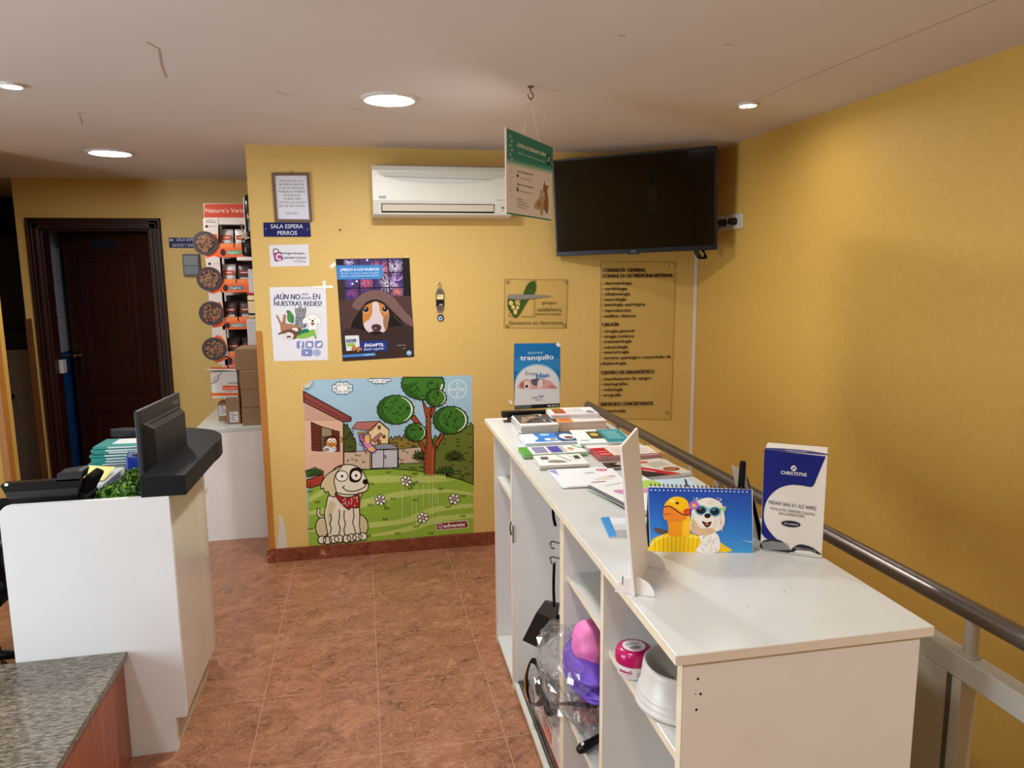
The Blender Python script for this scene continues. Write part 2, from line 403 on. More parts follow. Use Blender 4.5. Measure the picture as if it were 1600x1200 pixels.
b = MB(); b.box((-3.4, 7.5, 0), (.3, 7.6, ZC), DARKP); b.box((-2.41, YD+.12, 0), (-2.36, 7.5, ZC), DARKP); struct(b.build('wall_rear'))
# tiled room behind the open door
TW = M('#9FA6B4', .2, key='pale_wall_tile'); TB = M('#1D4A8C', .18, key='blue_wall_tile'); GR = M('#7E8CA6', .6, key='tile_grout')
b = MB(); b.box((-2.36, YD+.12, 0), (-2.30, 7.5, ZC), GR)
for j in range(9):
    for i in range(5):
        z0 = .02+.27*j; y0 = YD+.125+.27*i
        b.box((-2.31, y0, z0), (-2.295, min(y0+.265, 7.49), min(z0+.265, ZC-.01)), TB if z0+.265 < 1.12 else TW)
struct(b.build('wall_tiled'))
# skirting, guards, conduit
b = MB(); b.box((-.6, YW-.014, 0), (XW, YW, .082), MARBLE); b.box((-.6, YW, 0), (-.585, YW+.14, .082), MARBLE); struct(b.build('baseboard_back', bevel=.003))
b = MB(); b.box((XW-.014, 2.5, 0), (XW, YW-.014, .082), MARBLE)
b.X = Matrix.Translation((0, 2.5, .0)); b.prism([(0, .082), (-2.1, -1.108), (-2.1, -1.3), (0, -.1)], XW-.014, XW, MARBLE, f=lambda x, y, h: (h, x, y)); struct(b.build('baseboard_right'))
b = MB(); b.box((-.589, YW-.006, .083), (-.555, YW, 1.37), GUARDW); b.box((-.589, YW, .083), (-.585, YW+.05, 1.37), GUARDW); struct(b.build('trim_2', bevel=.002))
b = MB(); b.box((-2.414, YD-.006, 0), (-2.372, YD, 1.38), GUARDD); b.box((-2.418, YD-.006, 0), (-2.41, YD+.05, 1.38), GUARDD); struct(b.build('trim_3', bevel=.002))
b = MB(); b.box((-2.048, 4.594, 0), (-2.014, 4.6, 1.42), GUARDW); b.box((-2.018, 4.594, 0), (-2.012, 4.66, 1.42), GUARDW); struct(b.build('trim_4', bevel=.002))
# door: casing, jamb, leaf ajar
b = MB()
def casing(x0, x1, z0, z1):
    b.box((x0, YD-.016, z0), (x1, YD, z1), DOORW)
casing(DX0-.078, DX0+.004, 0, DZ+.074); casing(DX1-.004, DX1+.078, 0, DZ+.074); casing(DX0-.078, DX1+.078, DZ-.004, DZ+.074)
for k, (o, w, h) in enumerate(((.004, .016, .028), (.03, .012, .024), (.058, .02, .032))):
    b.box((DX0-.078+o, YD-h, 0), (DX0-.078+o+w, YD-.01, DZ+.074-o), DOORW); b.box((DX1+.078-o-w, YD-h, 0), (DX1+.078-o, YD-.01, DZ+.074-o), DOORW)
    b.box((DX0-.078+o, YD-h, DZ+.074-o-w), (DX1+.078-o, YD-.01, DZ+.074-o), DOORW)
b.box((DX0, YD, 0), (DX0+.02, YD+.13, DZ), DOORW); b.box((DX1-.02, YD, 0), (DX1, YD+.13, DZ), DOORW); b.box((DX0, YD, DZ-.02), (DX1, YD+.13, DZ), DOORW)
d1 = struct(b.build('door_1', bevel=.004))
lx = MB(); lx.X = Matrix.Translation((DX1-.022, YD+.085, 0)) @ Matrix.Rotation(R(-17), 4, 'Z')
LW = .705
lx.box((-LW, -.02, .008), (0, .02, DZ-.025), DOORW)
for z0, z1 in ((.78, 1.86), (.14, .66)):
    for o, h in ((0, .012), (.022, .006)):
        for (ax, az, bx, bz) in ((.13+o, z0+o, .15+o, z1-o), (LW-.15-o, z0+o, LW-.13-o, z1-o), (.13+o, z0+o, LW-.13-o, z0+.02+o), (.13+o, z1-.02-o, LW-.13-o, z1-o)):
            lx.box((-bx, -.02-h, az), (-ax, -.018, bz), DOORW)
    lx.box((-LW+.2, -.026, z0+.07), (-.2, -.018, z1-.07), DOORW)
leaf = lx.build('door_leaf', d1, bevel=.003)
BRASS = M('#B59A5A', .25, 1, key='brass')
h = MB(); h.X = lx.X; h.box((-LW+.035, -.026, .93), (-LW+.075, -.02, 1.16), BRASS); h.cyl((-LW+.055, -.02, 1.075), (-LW+.055, -.07, 1.075), .01, BRASS, n=14); h.tube([(-LW+.055, -.066, 1.075), (-LW+.02, -.07, 1.075), (-LW-.06, -.066, 1.072)], [.011, .01, .007], BRASS)
h.build('door_handle', leaf, bevel=.002)
h = MB(); h.X = lx.X; h.box((-LW+.24, -.024, 1.885), (-LW+.44, -.02, 1.955), M('#11162E', .3, key='dark_name_plate')); h.build('name_plate', leaf)
h = MB(); h.box((DX0+.02, YD+.06, .96), (DX0+.05, YD+.13, 1.06), M('#C9C7C2', .4)); tag(h.build('wall_switch', loc=(DX0+.02, YD+.09, .96), bevel=.004), 'small pale switch box on the tiles just inside the doorway', 'switch')

# ================================================================== CEILING LIGHTS
EM_BIG = m_emit('led_diffuser', (1, .985, .96), 240); EM_SP = m_emit('spot_diffuser', (1, .98, .94), 200)
RINGW = M('#D9D6D0', .35, key='lamp_ring_white')
EM_FAR = m_emit('far_led_diffuser', (1, .985, .96), 110)
def light(name, label, x, y, r, em):
    t = thing(name, label, 'ceiling light', (x, y, ZC), group=None)
    q = MB(); q.lathe([(r*1.22, 0), (r*1.22, -.004), (r*1.1, -.012), (r, -.010), (r, -.002)], (x, y, ZC), RINGW, 40); q.build('trim_ring', t)
    q = MB(); q.lathe([(r*1.005, -.006), (r*.9, -.0075), (r*.5, -.0085), (.0005, -.0088)], (x, y, ZC), em, 40); q.build('diffuser', t)
    return t
light('ceiling_downlight', 'big round ceiling panel light above the wall air conditioner', .144, 3.14, .095, EM_BIG)
light('ceiling_downlight', 'round ceiling panel light over the passage to the dark wooden door', -1.373, 4.728, .105, EM_FAR)
light('ceiling_spotlight', 'small recessed ceiling spotlight over the reception desk', -1.225, 3.135, .034, EM_SP)
light('ceiling_spotlight', 'small recessed ceiling spotlight beside the ceiling crack near the television', 1.643, 2.995, .034, EM_SP)

# ================================================================== RECEPTION DESK
dk = thing('reception_desk', 'white reception desk with a curved beige front and a thick charcoal top', 'desk', (-.9, 3.0, 0))
XZ = lambda x, y, h: (x, h, y)
pts = [(-.705, 0), (-.705, .128), (-.668, .128), (-.668, .945), (-1.157, .945), (-1.173, .941), (-1.184, .93), (-1.188, .915), (-1.192, 0)]
b = MB(); b.prism(pts, 2.602, 2.624, PANELW, XZ); b.build('end_panel', dk, bevel=.0015)
def off(path, d):
    o = []
    for i, p in enumerate(path):
        a = path[max(i-1, 0)]; c = path[min(i+1, len(path)-1)]; dx, dy = c[0]-a[0], c[1]-a[1]; l = math.hypot(dx, dy); o.append((p[0]-dy/l*d, p[1]+dx/l*d))
    return o
pl = [(-.672, 2.624), (-.670, 2.8)]+smooth([(-.668, 2.98), (-.666, 3.12), (-.69, 3.24), (-.76, 3.34), (-.86, 3.39), (-1.0, 3.42), (-1.07, 3.44)], 6, False)
b = MB(); b.prism(pl+off(pl, .018)[::-1], .128, .945, BEIGE, smooth=False); o = b.build('front_panel', dk); 
for p_ in o.data.polygons: p_.use_smooth = False
q = off(pl, .036); b = MB(); b.prism(q+off(pl, .05)[::-1], 0, .128, M('#BFB296', .3, key='desk_plinth_beige')); b.build('plinth', dk)
outer = [(-.612, 2.602), (-.606, 2.85)]+smooth([(-.601, 3.05), (-.594, 3.15), (-.606, 3.25), (-.657, 3.352), (-.73, 3.411), (-.80, 3.44), (-.93, 3.472), (-1.067, 3.509)], 5, False)
inner = [(-1.112, 3.485), (-1.10, 3.455), (-.97, 3.41), (-.86, 3.36), (-.79, 3.29), (-.745, 3.20), (-.735, 3.10), (-.742, 2.9), (-.755, 2.602)]
b = MB(); b.prism(outer+inner, .986, 1.015, SLABB)
b.prism(outer[:28]+[(-.79, 3.29), (-.745, 3.20), (-.735, 3.10), (-.742, 2.9), (-.755, 2.602)], .945, .986, SLABB); b.build('countertop', dk, bevel=.002)
b = MB(); b.box((-1.185, 2.624, .735), (-.70, 3.36, .762), TOPW); b.build('work_surface', dk, bevel=.002)
b = MB(); b.box((-1.085, 3.385, .762), (-.80, 3.40, .986), WHITE); b.box((-1.10, 3.36, 0), (-1.08, 3.44, .735), WHITE); b.build('inner_panel', dk)
# monitor
mo = thing('computer_monitor', 'black flat computer monitor seen from behind on the reception desk', 'monitor', (-.80, 2.92, .762))
A0 = Vector((-.770, 2.715, 0)); D_ = Vector((.042, .405, 0)); NN = Vector((.995, -.104, 0))
MT = Matrix.Translation(A0) @ Matrix(((D_[0]/.407, -NN[0], 0, 0), (D_[1]/.407, -NN[1], 0, 0), (0, 0, 1, 0), (0, 0, 0, 1)))
MONB = M('#141517', .45, key='monitor_black')
b = MB(); b.X = MT; b.box((0, 0, .93), (.407, .018, 1.222), MONB); bz = b.build('bezel', mo, bevel=.003)
b = MB(); b.X = MT; b.add([(.03, 0, .95), (.377, 0, .95), (.377, 0, 1.172), (.03, 0, 1.172), (.045, -.03, .965), (.362, -.03, .965), (.362, -.03, 1.15), (.045, -.03, 1.15)], [(4, 5, 6, 7), (0, 1, 5, 4), (1, 2, 6, 5), (2, 3, 7, 6), (3, 0, 4, 7)], MONB)
for zz in (1.155, 1.163): b.box((.06, -.012, zz), (.35, .0, zz+.003), BLACKM)
for zx in (.14, .2, .26): b.cyl((zx, -.0305, 1.08), (zx, -.0295, 1.08), .004, BLACKM, n=10)
b.build('rear_shell', mo, bevel=.004)
b = MB(); b.X = MT; b.box((.015, .0178, .945), (.392, .019, 1.21), M('#0A0B0D', .1, key='monitor_screen')); b.build('screen', bz)
b = MB(); b.X = MT; b.box((.17, .02, .80), (.24, .04, 1.0), MONB); b.box((.10, -.06, .762), (.31, .12, .776), MONB); b.box((.17, -.0, .776), (.24, .05, .82), MONB); b.build('stand', mo, bevel=.004)
a = Art(); a.aff(MT @ Vector((.318, -.0012, 1.188)), Vector((D_[0]/.407, D_[1]/.407, 0)), (0, 0, 1)); a.text('aoc', 0, 0, .06, .018, '#7C7A4E', L=1, fit=True); a.build('maker_mark', bz)
# desk telephone / terminal
ph = thing('desk_telephone', 'black desk telephone with a small green light seen from behind', 'telephone', (-1.08, 2.74, .762))
b = MB(); b.prism([(-1.165, .762), (-.955, .762), (-.95, .93), (-.985, .985), (-1.02, .93), (-1.165, .93)], 2.68, 2.80, BLACK, XZ); b.build('base', ph, bevel=.006)
b = MB(); b.prism([(-1.166, .905), (-.985, .905), (-.955, .998), (-.965, 1.006), (-1.198, 1.004), (-1.206, .996)], 2.672, 2.70, BLACK, XZ)
b.prism([(-1.16, .912), (-.99, .912), (-.985, .924), (-1.167, .924)], 2.668, 2.674, M('#1E2126', .4), XZ); b.prism([(-1.185, .95), (-.975, .95), (-.968, .975), (-1.196, .975)], 2.669, 2.674, M('#1E2126', .4), XZ); b.build('housing', ph, bevel=.003)
b = MB(); b.prism([(-1.035, 1.0), (-.962, 1.0), (-.952, 1.03), (-.965, 1.034), (-1.03, 1.028)], 2.672, 2.74, M('#1B1E22', .45), XZ); b.build('handset', ph, bevel=.004)
b = MB(); b.X = Matrix.Translation((-.965, 2.76, .95)) @ Matrix.Rotation(R(30), 4, 'Y'); b.box((-.02, -.06, -.17), (.012, .05, .06), BLACKM); b.build('side_rest', ph, bevel=.008)
b = MB(); b.ell((-1.187, 2.671, 1.0), (.005, .004, .004), m_emit('green_led', (.3, 1, .5), 6), 10, 8); b.build('status_light', ph)
# artificial plants
LEAF = [M(c, .45, key='leaf_'+c) for c in ('#3E7A24', '#5C9A34', '#86BC4C', '#24481A')]
def plant(cx, cy, cz, rx, ry, rz, n, label):
    t = thing('artificial_plant', label, 'plant', (cx, cy, .762))
    b = MB()
    for i in range(n):
        u, v = random.random()*6.283, random.uniform(-.35, 1); s = math.sqrt(1-v*v); k = random.uniform(.72, 1)
        c = Vector((cx+rx*s*math.cos(u)*k, cy+ry*s*math.sin(u)*k, cz+rz*v*k)); nrm = Vector((s*math.cos(u)/rx, s*math.sin(u)/ry, v/rz+6)).normalized()
        e = nrm.orthogonal().normalized(); g = nrm.cross(e); a0 = random.random()*6.28
        for j in range(6):
            a = a0+j*1.047; d = (e*math.cos(a)+g*math.sin(a)+nrm*random.uniform(.4, 1.0)).normalized(); w = d.cross(nrm).normalized(); l = random.uniform(.011, .018); wd = l*.34
            b.add([c, c+d*l*.5+w*wd, c+d*l, c+d*l*.5-w*wd], [(0, 1, 2, 3)], LEAF[random.choice((0, 1, 1, 2, 2, 3))])
    b.build('foliage', t)
    b = MB(); b.ell((cx, cy, cz), (rx*.7, ry*.7, rz*.7), LEAF[3], 14, 10); b.build('core', t)
    b = MB(); b.lathe([(.001, .762), (.042, .762), (.05, cz-.02), (.045, cz-.02), (.001, cz-.03)], (cx, cy, 0), M('#2A2B2A', .6), 20); b.build('pot', t)
plant(-.872, 2.76, .918, .068, .07, .042, 190, 'green bushy artificial plant just behind the white end panel')
plant(-.842, 2.885, .935, .058, .06, .036, 170, 'green bushy artificial plant beside the blue box and monitor')
# folders, papers, blue punch
TEAL = M('#1E8C86', .4, key='folder_teal'); FW = M('#D9DEE0', .5, key='folder_white')
b = MB(); b.box((-.13, -.075, 0), (.13, .075, .007), FW); b.box((-.133, -.077, -.0012), (-.08, .077, .0082), TEAL); b.box((-.13, -.077, .0072), (.13, -.03, .0086), TEAL)
f0 = b.build('document_folder', local=True)
tag(f0, 'teal and white folder in the pile behind the monitor', 'folder', 'folders piled on the reception desk')
zf = .764
for i in range(21):
    o = f0 if i == 0 else f0.copy()
    if i: COL.objects.link(o)
    k = i/20; o.location = (-1.03+.07*k+random.uniform(-.012, .012), 3.27+random.uniform(-.008, .008), zf+.0015); zf += .0112
    o.rotation_euler = (0, 0, random.uniform(-.06, .06))
PAPW = M('#E2E4E6', .6, key='white_paper'); PAPY = M('#E6E08A', .6, key='yellow_paper')
b = MB()
for i in range(13): b.box((-1.165+random.uniform(-.004, .004), 2.90+random.uniform(-.004, .004), .762+.012*i), (-.97+random.uniform(-.004, .004), 3.16, .762+.012*i+.0115), PAPW)
tag(b.build('paper_stack', loc=(-1.07, 3.03, .762)), 'white paper stack on the desk under the yellow sheet', 'paper stack')
b = MB(); b.add([(-1.155, 2.96, .921), (-.98, 2.95, .922), (-.985, 3.10, .935), (-1.14, 3.13, .933), (-1.08, 2.95, .929), (-1.08, 3.12, .942)], [(0, 4, 5, 3), (4, 1, 2, 5)], PAPY)
a = Art(); a.aff((-1.155, 2.96, .8735), (.155, -.01, .001), (.015, .17, .012))
tag(b.build('yellow_note', loc=(-1.08, 3.03, .921), solid=.0015), 'crumpled yellow handwritten sheet on the reception desk', 'paper')
bl = thing('paper_punch', 'blue plastic desk organiser with round holes beside the teal folders', 'desk organiser', (-.87, 3.03, .762))
BLUE = M('#1F3FB0', .35, key='blue_plastic')
b = MB(); b.X = Matrix.Translation((-.862, 3.02, 0)) @ Matrix.Rotation(R(10), 4, 'Z'); b.add([(-.06, -.04, .762), (.06, -.04, .762), (.06, .05, .762), (-.06, .05, .762), (-.05, -.03, 1.0), (.06, -.03, .98), (.06, .04, .99), (-.05, .04, 1.01)], [(0, 3, 2, 1), (4, 5, 6, 7), (0, 1, 5, 4), (1, 2, 6, 5), (2, 3, 7, 6), (3, 0, 4, 7)], BLUE); b.build('body', bl, bevel=.006)
b = MB(); b.X = Matrix.Translation((-.862, 3.02, 0)) @ Matrix.Rotation(R(10), 4, 'Z')
for cx in (-.02, .03): b.cyl((cx, .005, .998-.18*(cx+.05)), (cx, .005, 1.0065-.18*(cx+.05)), .017, M('#0B1550', .6), n=20)
b.build('pen_hole', bl)

# ================================================================== OFFICE CHAIR sliver + bench
ch = thing('office_chair', 'black office chair partly hidden behind the white end panel of the desk', 'chair', (-1.62, 3.2, 0))
b = MB(); b.box((-1.86, 2.98, .42), (-1.40, 3.42, .49), BLACKM); b.build('seat', ch, bevel=.03)
b = MB(); b.box((-1.84, 3.42, .50), (-1.42, 3.47, .74), BLACKM); b.build('backrest', ch, bevel=.02)
for sx in (-1.87, -1.39):
    b = MB(); b.tube(smooth([(sx, 3.30, .46), (sx, 3.33, .60), (sx, 3.22, .69), (sx, 3.04, .69), (sx, 2.99, .62), (sx, 3.06, .52), (sx, 3.2, .45)], 5, False), .022, BLACK, 10); b.build('armrest', ch)
b = MB(); b.cyl((-1.62, 3.2, .08), (-1.62, 3.2, .42), .03, BLACK)
for k in range(5):
    a = k*1.2566+.5; b.tube([(-1.62, 3.2, .14), (-1.62+.27*math.cos(a), 3.2+.27*math.sin(a), .08)], [.025, .018], BLACK)
b.build('base', ch)
for k in range(5):
    a = k*1.2566+.5; c = MB(); c.cyl((-1.62+.27*math.cos(a)-.02, 3.2+.27*math.sin(a), .03), (-1.62+.27*math.cos(a)+.02, 3.2+.27*math.sin(a), .03), .03, BLACKM, n=16); c.build('caster', ch)
b = MB(); b.tube(smooth([(-1.30, 2.75, .006), (-1.34, 2.85, .12), (-1.38, 2.92, .25), (-1.36, 2.98, .12), (-1.42, 3.02, .01), (-1.36, 2.9, .05), (-1.32, 2.8, .09), (-1.37, 2.86, .02), (-1.45, 2.9, .008)], 6, False), .006, BLACK, 8)
tag(b.build('power_cable', loc=(-1.36, 2.9, 0)), 'tangle of black power cable on the floor behind the white end panel', 'cable')
be = thing('granite_bench', 'low wooden bench with a speckled granite top against the desk end panel', 'bench', (-1.5, 1.4, 0))
b = MB(); b.box((-2.1, .2, .375), (-.842, 2.6, .4), GRANITE); b.build('granite_top', be, bevel=.002)
b = MB(); b.box((-2.08, .22, 0), (-.857, 2.597, .375), BENCHW); b.build('wooden_body', be)

# ================================================================== BACK COUNTER with display and boxes
bc = thing('back_counter', 'long white counter under the pet food display and cardboard boxes', 'counter', (-.5, 5.2, 0))
b = MB(); b.box((-1.05, 4.79, .71), (.19, 5.985, .735), TOPW); b.build('worktop', bc, bevel=.002)
b = MB(); b.box((-1.035, 4.80, 0), (.18, 4.82, .71), WHITE); b.box((-1.035, 4.82, 0), (-1.015, 5.98, .71), WHITE); b.build('front_panel', bc)
tp = M('#B49468', .5, key='box_tape')
def carton(x0, x1, y0, y1, z0, z1, label, lab=None, top=False):
    t = thing('cardboard_box', label, 'box', ((x0+x1)/2, (y0+y1)/2, z0))
    b = MB(); b.box((x0, y0, z0), (x1, y1, z1), CARD); cn = b.build('carton', t, bevel=.003)
    b = MB(); b.box((x0-.0006, (y0+y1)/2-.02, z0+.001), (x1+.0006, (y0+y1)/2+.02, z1+.0006), tp); b.build('tape', cn)
    if lab:
        a = Art(); a.aff((x0, y0-.0006, z0), (x1-x0, 0, 0), (0, 0, z1-z0)); a.rect(*lab, '#DADADA', 1)
        u0, v0, u1, v1 = lab
        for i in range(6):
            y = v1-(v1-v0)*(i+.7)/6.8; a.rect(u0+(u1-u0)*.1, y-.012, u0+(u1-u0)*random.uniform(.5, .92), y+.012, '#55585C', 2)
        a.build('shipping_label', cn)
carton(-.769, -.40, 4.83, 5.10, .735, .848, 'bottom brown carton in the stack against the yellow wall edge')
carton(-.766, -.40, 4.83, 5.10, .8495, .968, 'second brown carton up in the stack against the yellow wall edge')
carton(-.768, -.40, 4.83, 5.10, .9695, 1.087, 'third brown carton up in the stack, under the topmost one')
carton(-.792, -.41, 4.85, 5.12, 1.0885, 1.222, 'topmost brown carton of the stack, pushed slightly aside')
carton(-.875, -.79, 4.90, 5.10, .735, .905, 'tall narrow carton with a white label standing beside the carton stack', (.25, .08, .85, .48))
carton(-.945, -.885, 5.02, 5.15, .735, .858, 'smallest carton with a white label, half behind the narrow carton', (.1, .3, .9, .85))
# white and orange food box on top of the narrow cartons
fb = thing('pet_food_box', 'white and orange pet food box with open lid resting on small cartons', 'box', (-.87, 5.0, .906))
b = MB(); b.box((-.955, 4.92, .906), (-.797, 5.14, 1.075), M('#D6D3D0', .5)); b.build('carton', fb, bevel=.002)
a = Art(); a.px(240, 440, 5, (0, 4.9195, 0), (0, -1, 0)); a.poly([(446, 870), (662, 868), (662, 890), (446, 893)], '#E06A2C', 1); a.rect(538, 812, 656, 848, '#E2602C', 1); a.poly([(446, 670), (655, 668), (655, 682), (446, 684)], '#B8452A', 1)
a.poly(smooth([(455, 770), (480, 735), (508, 728), (510, 765), (470, 800)], 4), '#BDB9B6', 1); a.line([(448, 800), (505, 770), (512, 730), (532, 712)], 4, '#2A2A2A'); a.text('salvia', 585, 800, 656, 18, '#333030', L=2, shear=.2); a.line([(560, 858), (645, 856)], 4, '#8A8A8A', L=2); a.text('Sensibilidad', 545, 838, 650, 12, '#F6D8C8', L=2)
a.build('printed_front', fb)
b = MB(); b.add([(-.975, 4.87, 1.10), (-.80, 4.90, 1.082), (-.80, 5.0, 1.077), (-.955, 5.0, 1.08)], [(0, 1, 2, 3)], M('#DCDCDE', .5)); b.build('lid_flap', fb, solid=.003)
# orange cardboard display
YF = 5.30
dp = thing('pet_treat_display', 'white and orange cardboard display stand of pet treats with bowl cutouts', 'display stand', (-.8, 5.4, .735))
ORA = M('#E2622B', .5, key='display_orange'); DIS = M('#CFC3BC', .5, key='display_card_white')
a = Art(); a.px(240, 260, 6, (0, YF, 0), (0, -1, 0))
def D(x, z): return pp(x, z, (0, YF, 0), (0, -1, 0))
b = MB(); b.box((-1.0, YF+.002, .735), (-.40, YF+.33, 2.16), DIS); 
b2 = MB(); b2.box((-.915, YF+.2, .74), (-.45, YF+.28, 2.02), M('#2A2526', .7)); 
o = MB(); o.box((-.995, YF+.26, .735), (-.42, YF+.28, 2.14), DIS); o.build('back_panel', dp)
o = MB(); o.box((-1.0, YF, 2.018), (-.42, YF+.25, 2.155), DIS); hb = o.build('header_box', dp, bevel=.002)
a.rect(475, 352, 1000, 480, '#C24A32', 1); a.text('Nature’s Variety', 488, 432, 905, 38, '#E6D6CC', L=2); a.build('header_sign', hb)
ha = [(462, 490), (606, 490), (606, 700), (620, 860), (632, 1010), (640, 1200), (510, 1200), (500, 1000), (485, 850), (470, 640)]
W2 = lambda X, Y, ox, oy, k: D(ox+X/k, oy+Y/k)
sp = [D(240+x/6, 260+y/6) for x, y in ha[:5]]; sp2 = [D(240+x/5, 440+y/5) for x, y in [(530, 80), (548, 240), (565, 400), (585, 580), (585, 655), (500, 640), (470, 560), (455, 360), (440, 230), (428, 70)]]; sp3 = [D(240+x/6, 260+y/6) for x, y in ha[6:]]
poly3 = [(p[0], p[2]) for p in sp+sp2+sp3]
o = MB(); o.prism(poly3, YF-.004, YF+.004, DIS, XZ); ss = o.build('side_strip', dp)
a = Art(); a.px(240, 260, 6, (0, YF-.0045, 0), (0, -1, 0))
a.text('NUEVOS', 490, 510, 560, 11, '#4A3A36'); a.text('SABORES', 490, 528, 578, 11, '#4A3A36'); a.ell2(497, 562, 14, 13, '#3A2A30', 1); a.text('pollo', 520, 565, 580, 10, '#8A8A8A'); a.ell2(525, 913, 14, 13, '#3A2A30', 1); a.text('salmón', 560, 916, 615, 10, '#6A6A6A')
for s_ in ([(490, 830), (500, 800), (560, 815), (600, 770), (615, 790), (612, 850), (560, 840), (500, 860)], [(520, 1170), (560, 1160), (600, 1140), (632, 1110), (632, 1160), (560, 1195)], [(560, 640), (595, 640), (600, 720), (560, 700)], [(575, 970), (610, 990), (610, 1060), (585, 1040)]): a.shape(s_, '#E2622B', L=1, sm=3)
a.px(240, 440, 5, (0, YF-.0045, 0), (0, -1, 0))
for s_ in ([(440, 75), (530, 30), (530, 60), (460, 90)], [(440, 150), (490, 170), (520, 160), (545, 240), (520, 250)], [(460, 340), (530, 300), (552, 320), (545, 345), (470, 360)], [(480, 430), (520, 425), (560, 470), (575, 540), (550, 540)], [(480, 615), (560, 590), (580, 600), (500, 635)]): a.shape(s_, '#E2622B', L=1, sm=3)
a.build('printed_strip', ss)
KIB = ['#8A6A50', '#7A5A44', '#6B4A38', '#96765C', '#A05A40']
for bx, by, br in ((321, 380, 16.5), (327.5, 436, 17), (331, 489.5, 17), (335, 545, 16.5)):
    a = Art(); a.px(0, 0, 1, (0, YF-.012, 0), (0, -1, 0)); c = D(bx, by); rr = br*YF/FPX*1.03
    a.cyl((c[0], YF-.004, c[2]), (c[0], YF-.012, c[2]), rr, M('#3A2C30', .5, key='bowl_rim'), n=40)
    a.ell2(bx, by, br*.86, br*.86, '#2C2022', 1)
    for i in range(130):
        t = random.random()*6.283; r_ = br*.82*math.sqrt(random.random()); a.ell2(bx+r_*math.cos(t), by+r_*math.sin(t), random.uniform(1.2, 2.2), random.uniform(.9, 1.5), random.choice(KIB), 2+random.choice((0, 1, 2)), random.uniform(0, 180), 8)
    a.build('bowl_cutout', dp)
trays = [(341, 402, 387, 1), (345, 457, 443, 2), (348, 515, 502, 3), (352, 572, 556, 4)]
PW = M('#CFCBC8', .3, key='pouch_white'); PD = M('#3A2A2C', .35, key='pouch_dark')
def pouch_proto(front, red):
    b = MB(); n = 8; v = []
    for j in range(9):
        for i in range(9):
            x = i/8-.5; z = j/8; d = .018*(1-(2*x)**4)*(math.sin(math.pi*min(1, z*1.02))**.6 if 0 < z < .93 else 0); v.append((x*.088, -d-.002, z*.185))
    fs = [(j*9+i, j*9+i+1, (j+1)*9+i+1, (j+1)*9+i) for j in range(8) for i in range(8)]
    b.add(v, fs, front, True); b.add([(x, -y, z) for x, y, z in v], [f[::-1] for f in fs], front, True)
    a = Art(); b2 = a; a.aff((-.044, -.0215, 0), (.088, 0, 0), (0, 0, .185)); a.mats = b.mats; a.v = b.v; a.f = b.f; a.mi = b.mi; a.sm = b.sm
    a.poly([(.12, .60), (.88, .60), (.88, .76), (.12, .76)], red, 1); a.ell2(.5, .2, .3, .1, '#4A3026', 1); a.rect(.2, .34, .8, .5, '#B9B2AE', 1); a.line([(.25, .68), (.75, .68)], .03, '#E8D8D0', 2)
    return a.build('treat_pouch', local=True)
pA = pouch_proto(PW, '#B8452E'); pB = pouch_proto(PD, '#7A2E28')
used = {}
ords = ['top', 'second', 'third', 'lowest']
for k, (ux, fy, ty, n_) in enumerate(trays):
    c0 = D(ux, fy); x0, z0 = c0[0], c0[2]; z1 = D(ux, ty)[2]
    t = MB(); t.box((x0, YF-.0, z0), (-.45, YF+.2, z0+.004), ORA); t.box((x0, YF-.004, z0), (-.45, YF, z1), ORA); t.box((x0, YF, z0), (x0+.004, YF+.2, z1+.05), ORA)
    t.box((x0+.004, YF+.185, z0), (-.45, YF+.2, z1+.17), M('#2A2526', .7))
    tray = t.build('shelf_tray', dp)
    a = Art(); a.aff((x0, YF-.0045, z0), (.12, 0, 0), (0, 0, z1-z0)); a.ell2(.28, .5, .14, .36, '#3A2A30', 1); a.rect(.5, .3, 1.25, .7, ['#4A9A78', '#5A7890', '#6A8C88', '#5A7890'][k], 1); a.text('light', .55, .4, 1.1, .2, '#DDE8E2', L=2); a.build('tray_print', tray)
    lips = MB()
    for i in range(3): lips.box((x0+.008+i*.1, YF+.004, z1-.01), (x0+.10+i*.1, YF+.006, z1+.028), M('#E88040', .5, key='display_light_orange'))
    lips.build('tray_lip', tray)
    for i in range(3):
        src = pA if (i == 0 and k < 2) or (k == 0) else pB
        o = src if src.name not in used else src.copy()
        if src.name in used: COL.objects.link(o)
        used[src.name] = 1
        o.location = (x0+.052+i*.1, YF+.045, z0+.005); o.rotation_euler = (R(-6), 0, random.uniform(-.06, .06))
        w = 'dark' if src is pB else 'white'
        tag(o, '%s pet treat pouch on the %s tray of the orange display' % (w, ords[k]), 'pet treats', 'pouches on the %s display tray' % ords[k])
for i in range(2):
    t = MB(); t.tube([(-.93+.48*i, YF+.1, .74), (-.93+.48*i, YF+.1, 2.02)], .007, BLACKM, 8); t.build('display_post', dp)
